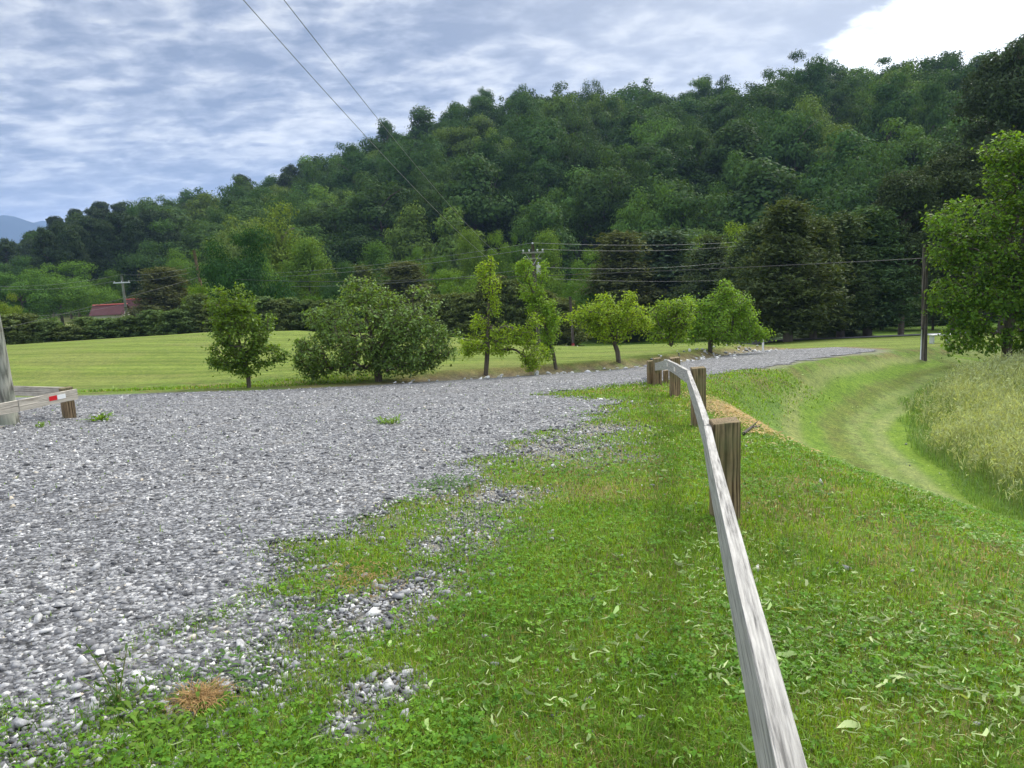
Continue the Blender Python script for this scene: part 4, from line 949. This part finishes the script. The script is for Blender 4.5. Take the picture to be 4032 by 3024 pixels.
def build_rail():
    PW_ = .19
    P = [hit(2869, 2055), hit(2757, 1681), hit(2662, 1563), hit(2592, 1519), hit(2568, 1517)]
    root = empty("guard_rail", (P[0][0], P[0][1], P[0][2]), "low grey timber guard rail on square brown posts along the grass bank", "guard rail")
    tops = []
    for i, (p, py, pxc) in enumerate(zip(P, (1655, 1447, 1408, 1410, 1420), (2869, 2757, 2662, 2592, 2568))):
        y = p[1] + .10; top = float(at(pxc, py, y)[2]); tops.append(top)
        post_obj(p[0] + (.0), y, top, PW_ if i < 3 else .175, root, (-.10, -.08, -.03, .05, .1)[i])
    # rail line on the left faces of the posts
    T = .05; hgt = .185
    def rl(i, dx, dz=-.035): p = P[i]; return np.array([p[0] - PW_ / 2 - T / 2 + dx, p[1] + .10, tops[i] + dz - hgt / 2])
    k1, k2, k3 = rl(0, .0), rl(1, -.012), rl(2, -.012)
    n0 = at(3118, 3024, 1.0); d = ray(3116, 3024); zt = lambda y: -.09 * y + (k1[2] + hgt / 2 + .09 * k1[1])
    ys = np.linspace(.5, 4, 2000); i0 = int(np.argmin(np.abs(EYE + d[2] * ys - zt(ys)))); y0 = ys[i0]; q = np.array([d[0] * y0, y0, zt(y0) - hgt / 2])
    start = q + (q - k1) * .75
    dirn = (k2 - k1) / np.linalg.norm(k2 - k1)
    e = at(2551, 1452, 20.6)
    b1 = board_obj(start, k1 + dirn * .02, hgt, T, W_RAIL, root); b2 = board_obj(k1 + dirn * .026, k2, hgt, T, W_RAIL, root)
    b3 = board_obj(k2 + (k3 - k2) / np.linalg.norm(k3 - k2) * .008, k3, hgt, T, W_RAIL, root); b4 = board_obj(k3 + (e - k3) / np.linalg.norm(e - k3) * .008, e, hgt, T, W_RAIL, root)
    L3 = np.linalg.norm(k3 - k2); L4 = np.linalg.norm(e - k3)
    for (b, t, w) in ((b3, .0, .20), (b3, L3 / 2 - .25, .16)):
        for k, mt in ((0, PKM), (1, WHM)): sticker(root, b, t + k * w, w, .075, .0, mt, T / 2 + .002)
    # small low post beyond
    p = hit(2642, 1517); post_obj(p[0], p[1] + .6, float(at(2642, 1458, p[1] + .6)[2]), .12, root)
build_rail()
def build_left_guard():
    c = hit(262, 1653); root = empty("guard_rail", c, "short pale timber guard rail with red and white reflector round the pole at left", "guard rail")
    top = float(at(262, 1529, c[1])[2]); post_obj(c[0], c[1] + .1, top, .19, root, .72, 0)
    hgt, T = .185, .045
    A = np.array([c[0] + .30, c[1] - .02, top - .02 - hgt / 2]); 
    m1 = at(70, 1598, c[1] - 1.05); m0 = m1 + (m1 - A) * 1.35
    A = at(303, 1551, c[1] - .06)
    b = board_obj(m1 + (A - m1) / np.linalg.norm(A - m1) * .004, A, hgt, T, W_LRAIL, root); board_obj(m0, m1, hgt, T, W_LRAIL, root)
    L = np.linalg.norm(A - m1)
    sticker(root, b, L / 2 - .47, .145, .078, .012, REDM, -T / 2 - .002); sticker(root, b, L / 2 - .315, .155, .078, .012, WHM, -T / 2 - .002)
    e0 = at(283, 1545, c[1] + .16); e1 = at(40, 1538, c[1] + 1.5); e2 = e1 + (e1 - e0) * .9
    board_obj(e0, e2, hgt, T, W_LRAIL, root)
    for q in (m0 + np.array([.15, .13, 0]), e2 + np.array([.1, -.13, 0])): post_obj(q[0], q[1], q[2] + .12, .19, root, .6)
build_left_guard()

# ------------------------------------------------------------------ poles and wires
METAL = flat_mat("galvanised", (.42, .43, .44), .5, .5, .1); CERAM = flat_mat("pale_insulator", (.62, .64, .66), .3, .5, .05); WIRE = flat_mat("grey_wire", (.22, .225, .235), .5, .5, .05); CABLE = flat_mat("black_cable", (.03, .03, .032), .5, .4, .05)
def pole(base, top, r0, r1, label, mat, name="utility_pole"):
    base = np.array(base, float); top = np.array(top, float); o = empty(name, base, label, "utility pole")
    P = np.stack([np.interp(np.linspace(0, 1, 9), [0, 1], [0, top[k] - base[k]]) for k in range(3)], 1); P[0, 2] -= .3
    tube_obj("pole", [(P, np.linspace(r0, r1, 9))], mat, o, 16, True); return o, top - base
def part_box(o, name, loc, size, mat, rz=0.0, bevel=.01):
    bm = bmesh.new(); box_bm(bm, size, Matrix.Identity(4), bevel); p = bm_obj(name, bm, mat, o); p.location = tuple(loc); p.rotation_euler = (0, 0, rz); return p
def part_tube(o, name, pts, r, mat, sides=8): return tube_obj(name, [(np.array(pts, float), np.broadcast_to(np.asarray(r, float), (len(pts),)))], mat, o, sides, True)
def insulator(o, loc):
    x, y, z = loc; return part_tube(o, "insulator", [(x, y, z), (x, y, z + .05), (x, y, z + .06), (x, y, z + .14), (x, y, z + .16)], [.03, .03, .06, .055, .02], CERAM)
# left foreground pole
pb = hit(28, 1676); lt = at(-140, 760, pb[1] + .1)
o, v = pole(pb, np.array(pb) + (lt - pb) / (lt[2] - pb[2]) * 9.0, .20, .14, "stout greenish grey utility pole at the left edge inside the guard rail", W_POLE)
# middle pole with crossarm
mdep = 52.0; mb = at(2122, 1372, mdep); mb[2] = float(H(mb[0], mdep)); mt = at(2097, 962, mdep)
o, MV = pole(mb, mt, .15, .11, "utility pole with crossarm and transformer behind the slender pear tree", W_OLD)
tx, ty, tz = MV
part_box(o, "crossarm", (tx, ty - .16, tz - .55), (1.5, .1, .12), W_POLE, 0)
part_box(o, "crossarm", (tx, ty - .16, tz - .95), (1.1, .09, .1), W_POLE, 0)
for dx in (-.65, -.25, .3, .65): insulator(o, (tx + dx, ty - .16, tz - .49))
for s in (-1, 1): part_tube(o, "brace", [(tx + s * .5, ty - .13, tz - .6), (tx, ty - .12, tz - 1.35)], .02, METAL, 6)
part_tube(o, "transformer", [(tx + .34, ty - .1, tz - 2.0), (tx + .34, ty - .1, tz - 1.95), (tx + .34, ty - .1, tz - 1.4), (tx + .34, ty - .1, tz - 1.36)], [.13, .16, .16, .12], METAL, 14)
insulator(o, (tx, ty, tz - .03)); insulator(o, (tx + .34, ty - .1, tz - 1.36))
mtop = mb + MV
# far left T pole
fb = at(500, 1235, 112); fb[2] = float(H(fb[0], 112)); ft = at(478, 1084, 112); o, v = pole(fb, ft, .19, .16, "grey utility pole with one crossarm in front of the barn", W_POLE)
arm = part_box(o, "crossarm", (v[0], v[1] - .2, v[2] - 1.05), (2.4, .12, .16), CERAM, .0)
for dx in (-1.05, .0, 1.05): insulator(o, (v[0] + dx, v[1] - .2, v[2] - .97))
ftop = fb + v
# leaning brown pole
bb = at(790, 1120, 76); bt = at(763, 985, 76); bz = float(H(bb[0], 76)); k = (bt - bb) / (bt[2] - bb[2]); bb2 = bb + k * (bz - bb[2])
o, v = pole(bb2, bt, .16, .14, "leaning brown utility pole left of the dense dark rounded tree", wood_mat("brown_pole", (.11, .075, .05), (.26, .18, .12), 2, .4)); btop = bt
# short dark pole with red marker sleeve
sb = at(2258, 1378, 55); sb[2] = float(H(sb[0], 55)); stp = at(2245, 1168, 55); o, v = pole(sb, stp, .10, .09, "short dark pole with a red and white sleeve near the road", W_OLD, "utility_pole")
p1 = np.array([v[0] * .05, v[1] * .05, v[2] * .05]); part_tube(o, "marker_sleeve", [v * .02 - [0, .02, 0], v * .12 - [0, .02, 0]], [.106, .106], METAL, 12); part_tube(o, "marker_sleeve", [v * .121 - [0, .0, 0], v * .17 - [0, .0, 0]], [.104, .104], flat_mat('faded_red', (.30, .05, .04), .6), 12)
# right pole
rp = hit(3637, 1418); rtp = at(3644, 962, rp[1]); o, RV = pole(rp, rtp, .125, .105, "plain grey-brown utility pole standing on the bank at right", W_OLD)
part_tube(o, "conduit", [(-.16, -.05, .0), (-.158, -.05, .8), (-.155, -.05, 1.25)], .022, CERAM)
rtop = rp + RV

def wire(label, a, b, sag, r, mat, via=None):
    a, b = np.array(a, float), np.array(b, float); t = np.linspace(0, 1, 48)[:, None]; r = r * .72; P = a * (1 - t) + b * t; P[:, 2] -= sag * 4 * (t[:, 0] * (1 - t[:, 0]))
    c = P[0].copy(); o = tube_obj("power_line", [(P - c, r)], mat, None, 5); o.location = tuple(c); tag(o, label, "power line", "overhead wires"); return o
wire("left one of the two overhead wires descending steeply across the sky", at(800, -180, 13), at(1965, 1050, mdep), .42, .011, WIRE)
wire("right one of the two overhead wires descending steeply across the sky", at(940, -230, 13), at(1960, 1000, mdep + 4), .42, .011, WIRE)
A0 = mtop + np.array([0, 0, .1]); A1 = mtop + np.array([-.65, -.16, -.36]); A2 = mtop + np.array([.65, -.16, -.36])
wire("topmost wire running right from the middle pole", A0, at(3060, 940, 74), .35, .012, WIRE); wire("second wire running right from the middle pole crossarm", A2, at(3060, 952, 74), .4, .012, WIRE)
wire("topmost wire running left from the middle pole", A0, at(770, 1082, 80), .6, .012, WIRE); wire("second wire running left from the middle pole crossarm", A1, at(775, 1092, 80), .6, .014, WIRE)
wire("lower pale wire left of the middle pole", mtop + np.array([-.1, -.1, -1.6]), at(778, 1110, 80), .8, .012, WIRE); wire("lower pale wire right of the middle pole", mtop + np.array([.1, -.1, -1.5]), at(2960, 1018, 72), .45, .012, WIRE)
wire("thin low wire crossing in front of the cedars", at(2180, 1098, mdep), at(2960, 1098, 70), .2, .010, WIRE)
C1 = np.array(at(790, 1090, 76)); C2 = at(1500, 1112, 44); C3 = rtop + np.array([-.13, 0, -.55])
wire("thick black cable from the right hand pole across the orchard", C3, at(1380, 1109, 46), .10, .020, CABLE)
wire("black cable continuing left from the orchard to the leaning pole", at(1380, 1109, 46), C1, .12, .020, CABLE)
wire("black cable falling left from the leaning pole over the hedge", C1, at(-60, 1312, 52), .1, .022, CABLE)
for dx, nm in ((-1.05, "lower"), (0, "upper")):
    q = ftop + np.array([dx, -.2, -.8 if dx else .1])
    wire(f"{nm} wire running left from the crossarm pole by the barn", q, at(-40, 1128 + (10 if dx else 0), 96), .5, .014, WIRE); wire(f"{nm} wire running right from the crossarm pole by the barn", ftop + np.array([1.05 if dx else .0, -.2, -.8 if dx else .1]), btop + np.array([0, 0, -1.6 if not dx else -2.0]), .3, .014, WIRE)
wire("telephone wire below the crossarm left of the barn pole", ftop + np.array([.2, -.2, -4.1]), at(-40, 1250, 90), .5, .013, WIRE)

# ------------------------------------------------------------------ edging stones
def build_rocks():
    g = np.random.default_rng(61); protos = stone_protos(8, 62, 16)
    WR = stone_mat("white_limestone", [(0, (.42, .43, .45)), (.4, (.62, .63, .64)), (1, (.80, .80, .79))], .8)
    DR = stone_mat("grey_limestone", [(0, (.25, .26, .29)), (1, (.45, .46, .49))], .8)
    mes = []
    for i, (v, f) in enumerate(protos):
        for mt in (WR, DR):
            me = mesh_np("edging_stone", v, [f]); me.materials.append(mt); mes.append(me)
    poly = FAR[::-1]; poly = poly[(poly[:, 1] > 20) & (poly[:, 0] > -30)]; seg = np.linalg.norm(np.diff(poly, axis=0), axis=1); cum = np.concatenate([[0], np.cumsum(seg)])
    Ls = np.arange(0, cum[-1], .035); X = np.interp(Ls, cum, poly[:, 0]); Y = np.interp(Ls, cum, poly[:, 1]); cnt = 0
    dens = np.interp(X, [-10.5, -9, -6, -3, 0, 3, 5, 8, 11.5, 13], [0, .16, .22, .30, .36, .5, .8, .95, .9, 0])
    for i in range(len(Ls)):
        k = g.random()
        if k < dens[i] * .38 and cnt < 290:
            wide = np.interp(X[i], [-10, 2, 6, 11], [.12, .22, .42, .75]); t = np.array([X[min(i + 1, len(X) - 1)] - X[i - 1], Y[min(i + 1, len(X) - 1)] - Y[i - 1]]); t /= np.linalg.norm(t) + 1e-9
            nrm = np.array([-t[1], t[0]]); off = g.normal(0, wide) + .05; x, y = X[i] + nrm[0] * off, Y[i] + nrm[1] * off
            s = float(np.clip(np.exp(g.normal(math.log(.062), .36)), .035, .15)); s *= 1.2 if X[i] < -4 else 1
            white = g.random() < .8; me = mes[2 * int(g.integers(8)) + (0 if white else 1)]
            o = bpy.data.objects.new("edging_stone", me); COL.objects.link(o); o.location = (x, y, float(H(x, y)) + s * .25 + .02); o.scale = (s * g.uniform(1, 1.5), s, s * .9); o.rotation_euler = (g.normal(0, .3), g.normal(0, .3), g.uniform(0, 6.28)); cnt += 1
            tag(o, f"{'white' if white else 'grey'} limestone rock lying along the far edge of the gravel drive", "rock", "rocks along the far edge of the drive")
build_rocks()

# ------------------------------------------------------------------ barns
def build_barn(name, label, A, B, dep_w, rise, roofm, capm):
    A, B = np.array(A), np.array(B); d = B - A; L = np.hypot(d[0], d[1]); c = (A + B) / 2; zb = float(H(c[0], c[1])); o = empty(name, (c[0], c[1], zb), label, "barn", None, math.atan2(d[1], d[0]))
    zr = c[2] - zb; ze = zr - rise; w = dep_w / 2
    V = np.array([(-L / 2, -w, -.3), (L / 2, -w, -.3), (L / 2, w, -.3), (-L / 2, w, -.3), (-L / 2, -w, ze), (L / 2, -w, ze), (L / 2, w, ze), (-L / 2, w, ze), (-L / 2, 0, zr - .05), (L / 2, 0, zr - .05)])
    link("wall", mesh_np("wall", V, [[(0, 1, 5, 4), (2, 3, 7, 6)], [(1, 2, 6, 9, 5), (3, 0, 4, 8, 7)]]), flat_mat("pale_barn_board", (.5, .47, .42), .9, .2, .2), o)
    e = .35; sl = rise / w; bm = bmesh.new()
    for s in (-1, 1):
        y0, z0, y1, z1 = 0, zr + .02, s * (w + e), zr + .02 - sl * (w + e); vs = []
        for dz in (0, .08):
            vs += [bm.verts.new((-L / 2 - e, y0, z0 + dz)), bm.verts.new((L / 2 + e, y0, z0 + dz)), bm.verts.new((L / 2 + e, y1, z1 + dz)), bm.verts.new((-L / 2 - e, y1, z1 + dz))]
        for f in ((0, 1, 2, 3), (7, 6, 5, 4), (0, 4, 5, 1), (1, 5, 6, 2), (2, 6, 7, 3), (3, 7, 4, 0)): bm.faces.new([vs[i] for i in f])
    bmesh.ops.recalc_face_normals(bm, faces=bm.faces[:]); r = bm_obj("roof", bm, roofm, o)
    bm = bmesh.new(); box_bm(bm, (L + 2 * e + .02, .5, .16), Matrix.Translation((0, 0, zr + .13)), .03); bm_obj("ridge_cap", bm, capm, r)
    for k in range(3):
        bm = bmesh.new(); box_bm(bm, (1.1, .06, 1.0), Matrix.Translation((-L / 3 + k * L / 3, -w - .04, ze * .5)), .01); bm_obj("window", bm, flat_mat("dark_window", (.03, .03, .035), .3), o)
ROOF = flat_mat("maroon_sheet_roof", (.075, .028, .032), .75, .2, .15, 1.5); CAP = flat_mat("red_ridge_cap", (.75, .16, .14), .4, .5, .08)
build_barn("barn", "low barn with maroon roof and bright red ridge beyond the hedge", at(374, 1208, 138), at(492, 1195, 139), 5.0, 1.5, ROOF, CAP)
build_barn("barn", "second maroon roofed barn half hidden by the brownish cedar", at(503, 1184, 166), at(640, 1170, 168), 7.0, 2.0, ROOF, CAP)

# ------------------------------------------------------------------ small things
sp_ = at(2228, 1400, 47); sp_[2] = float(H(sp_[0], 47)); o = empty("timber_post", sp_, "thick weathered brown timber post beside the road", "post"); post_obj(sp_[0], sp_[1], float(at(2228, 1362, sp_[1])[2]), .3, o, .3, 0, W_OLD)
o["label"] = "thick squat brown timber post beside the road"
wp = hit(3004, 1384); o = empty("marker_post", wp, "slim white marker post at the far end of the rock edging", "marker post")
part_box(o, "stake", (0, 0, .3), (.075, .05, .72), WHM, .2, .006); part_tube(o, "cap", [(0, 0, .655), (0, 0, .70), (0, 0, .72)], [.055, .055, .02], CERAM)
dp = at(2264, 1391, 46.5); o = empty("drain_pipe", (dp[0], dp[1], float(H(dp[0], dp[1])) + .12), "short white pipe end lying on the road verge", "pipe")
part_tube(o, "pipe", [(-.18, -.09, -.02), (.18, .09, .06)], .05, WHM, 14); part_tube(o, "collar", [(.16, .08, .056), (.2, .1, .065)], .062, WHM, 14)
b = hit(3700, 1352); o = empty("yard_bench", b, "small pale bench far off on the shaded lawn", "bench"); part_box(o, "seat", (0, 0, .42), (1.0, .4, .06), CERAM); 
for s in (-1, 1): part_box(o, "leg", (s * .38, 0, .19), (.06, .34, .4), CERAM)
# fallen stick
p = hit(2928, 1722); q = hit(2990, 1692); p, q = np.array(p), np.array(q); m = (p + q) / 2 + [0, .02, .03]
o = tube_obj("fallen_stick", [(np.array([p, m, q]) - p + [0, 0, .05], np.array([.022, .018, .011])), (np.array([m, m + [.12, .12, .05]]) - p + [0, 0, .05], np.array([.012, .005]))], W_OLD, None, 7); o.location = tuple(p); tag(o, "dark dead stick lying on the grass right of the nearest post", "stick")

WEED = leaf_mat("weed_leaf", (.12, .24, .025), .3, .35, .45, .4, (.22, .30, .05)); WEEDD = leaf_mat("weed_leaf_dark", (.06, .15, .03), .3, .3, .45, .4); RUST = leaf_mat("rusty_weed", (.30, .19, .08), .4, .2, .7, .3, (.42, .29, .14))
def rosette(name, label, px, py, R, n, L, W, mat, seed, up=.6):
    g = np.random.default_rng(seed); b = hit(px, py); Vs, Fs = [], []
    for k in range(n):
        a = g.uniform(0, 6.28); l = L * g.uniform(.6, 1.15); u = up * g.uniform(.3, 1.2); d = np.array([math.cos(a), math.sin(a), 0]); s = np.array([-math.sin(a), math.cos(a), 0]) * W * g.uniform(.7, 1.2) / 2; c = np.array([g.normal(0, R), g.normal(0, R), 0]); z = np.array([0, 0, 1.0])
        p = [c, c + d * l * .4 + z * l * u * .7, c + d * l * .75 + z * l * u * .85, c + d * l + z * l * u * .55]
        v = np.array([p[0] - s * .3, p[0] + s * .3, p[1] + s, p[1] - s, p[2] + s * .9, p[2] - s * .9, p[3]]); Fs.append((len(Vs) * 7, )); Vs.append(v)
    base = np.arange(n)[:, None] * 7; me = mesh_np(name, np.vstack(Vs), [np.vstack([base + [0, 1, 2, 3], base + [3, 2, 4, 5]]), base + [5, 4, 6]])
    o = link(name, me, mat); o.location = tuple(b + [0, 0, .03]); tag(o, label, "weed", None, 'stuff' if R > .09 else None); return o
rosette("weed", "leafy yellow-green rosette weed in the gravel right of the left guard rail post", 396, 1662, .06, 26, .24, .05, WEED, 1)
rosette("weed", "small pale weed at the foot of the left utility pole", 38, 1660, .05, 22, .22, .03, RUST, 2, 1.2)
rosette("weed", "small green tuft in the gravel below the left guard rail post", 166, 1688, .04, 22, .10, .02, WEED, 3, 1)
rosette("dry_tuft", "rusty orange dead grass tuft where gravel meets grass at bottom left", 800, 2785, .035, 420, .085, .0028, RUST, 4, .45)
rosette("dry_tuft", "rusty low weed patch at the gravel margin, farther up the drive than the dead tuft", 1420, 2300, .13, 320, .04, .005, RUST, 5, .6)
rosette("weed", "dark green flat grass clump spreading at the gravel margin", 1760, 1925, .15, 160, .12, .012, WEEDD, 6, .35)
rosette("weed", "bright leafy weed cluster at the bottom left corner", 620, 2900, .12, 90, .05, .016, WEED, 7, .7)
rosette("weed", "broad leaved dark weed patch right of the tall sprig", 900, 2700, .10, 70, .045, .016, WEEDD, 8, .6)
rosette("weed", "green weed clump in the gravel below the orchard", 1530, 1672, .10, 60, .16, .025, WEED, 9, .6)
def sprig():
    b = hit(470, 2800); g = np.random.default_rng(3); paths = []; P = []
    for k, (dx, dz) in enumerate(((-.06, .30), (.07, .26), (.0, .2), (-.16, .12), (.13, .1))):
        t = np.linspace(0, 1, 6)[:, None]; pts = np.array([dx, .03 * k - .05, 0]) * t ** 1.3 + np.array([0, 0, dz]) * t; paths.append((pts, np.linspace(.004, .0015, 6)))
        for s in np.linspace(.15, 1, 13): P.append(np.array([np.interp(s, t[:, 0], pts[:, i]) for i in range(3)]) + g.normal(0, .012, 3))
    o = empty("weed", b, "tall thin sprig with narrow leaves standing in the near gravel", "weed"); tube_obj("stem", paths, leaf_mat("weed_stem", (.22, .27, .12), .2, .1), o, 5)
    V, F = leaf_cards(np.array(P), np.tile([0, -.3, .8], (len(P), 1)), g.uniform(.025, .05, len(P)), g, .6, .32); link("leaves", mesh_np("leaves", V, [F]), WEEDD, o)
sprig()

# ------------------------------------------------------------------ far mountains and the air
def build_mountains():
    m = flat_mat("mountain_forest", (.014, .028, .032), .95, .1, .25, .004)
    for nm, R, prof, lab in (("mountain", 4200., [(-2500, 900), (-1500, 780), (-800, 850), (-300, 880), (-60, 858), (15, 847), (60, 853), (120, 874), (200, 893), (300, 940), (420, 1010), (600, 1090)], "blue mountain ridge on the left horizon"),
                             ("mountain", 4900., [(-300, 1000), (40, 960), (110, 882), (165, 869), (215, 874), (300, 905), (500, 960), (900, 1060)], "second paler mountain ridge behind the first"),
                             ("hills", 1100., [(-1200, 1000), (-300, 990), (-40, 985), (40, 985), (100, 962), (180, 955), (300, 985), (420, 1060)], "low dark foothill in front of the mountains")):
        xs = np.linspace(prof[0][0], prof[-1][0], 160); rows = []
        for k, t in enumerate(np.linspace(-1, 1, 21)):
            row = []
            for px in xs:
                py = np.interp(px, *zip(*prof)); d = ray(px, py); hz = EYE + d[2] * R - FLOOR; az = d[0]
                f = (1 - abs(t)) ** 1.1; wob = .10 * (float(vn.one(np.array([px * .012 + 50 * t]), np.array([3.0 + t * 4]))[0]) - .5) * (1 if 0 < abs(t) < 1 else 0)
                y = R + t * R * .16; row.append((az * y, y, FLOOR - 2 + max(hz + 2, 0) * max(f + wob, 0) * (1 if abs(t) > 0 else 1)))
            rows.append(row)
        V = np.array(rows).reshape(-1, 3); n = len(xs); i = np.arange(20)[:, None] * n; j = np.arange(n - 1)[None]; F = np.stack([i + j, i + j + 1, i + n + j + 1, i + n + j], -1).reshape(-1, 4)
        me = mesh_np(nm, V, [F]); me.polygons.foreach_set('use_smooth', np.ones(len(me.polygons), bool)); tag(link(nm, me, m), lab, "mountain", kind='structure')
build_mountains()
def build_haze():
    bm = bmesh.new(); box_bm(bm, (13000, 13000, 560), Matrix.Translation((0, 0, 560 / 2 - 12)))
    m, nt = newmat("air"); q = NT(nt); v = q.n('ShaderNodeVolumePrincipled'); v.inputs['Color'].default_value = (.42, .60, 1.0, 1); v.inputs['Density'].default_value = 1.6e-4; v.inputs['Anisotropy'].default_value = .2
    o = q.n('ShaderNodeOutputMaterial'); q.l(v.outputs[0], o.inputs['Volume'])
    tag(bm_obj("haze", bm, m), "thin bluish air over the valley", "haze", kind='stuff')
build_haze()
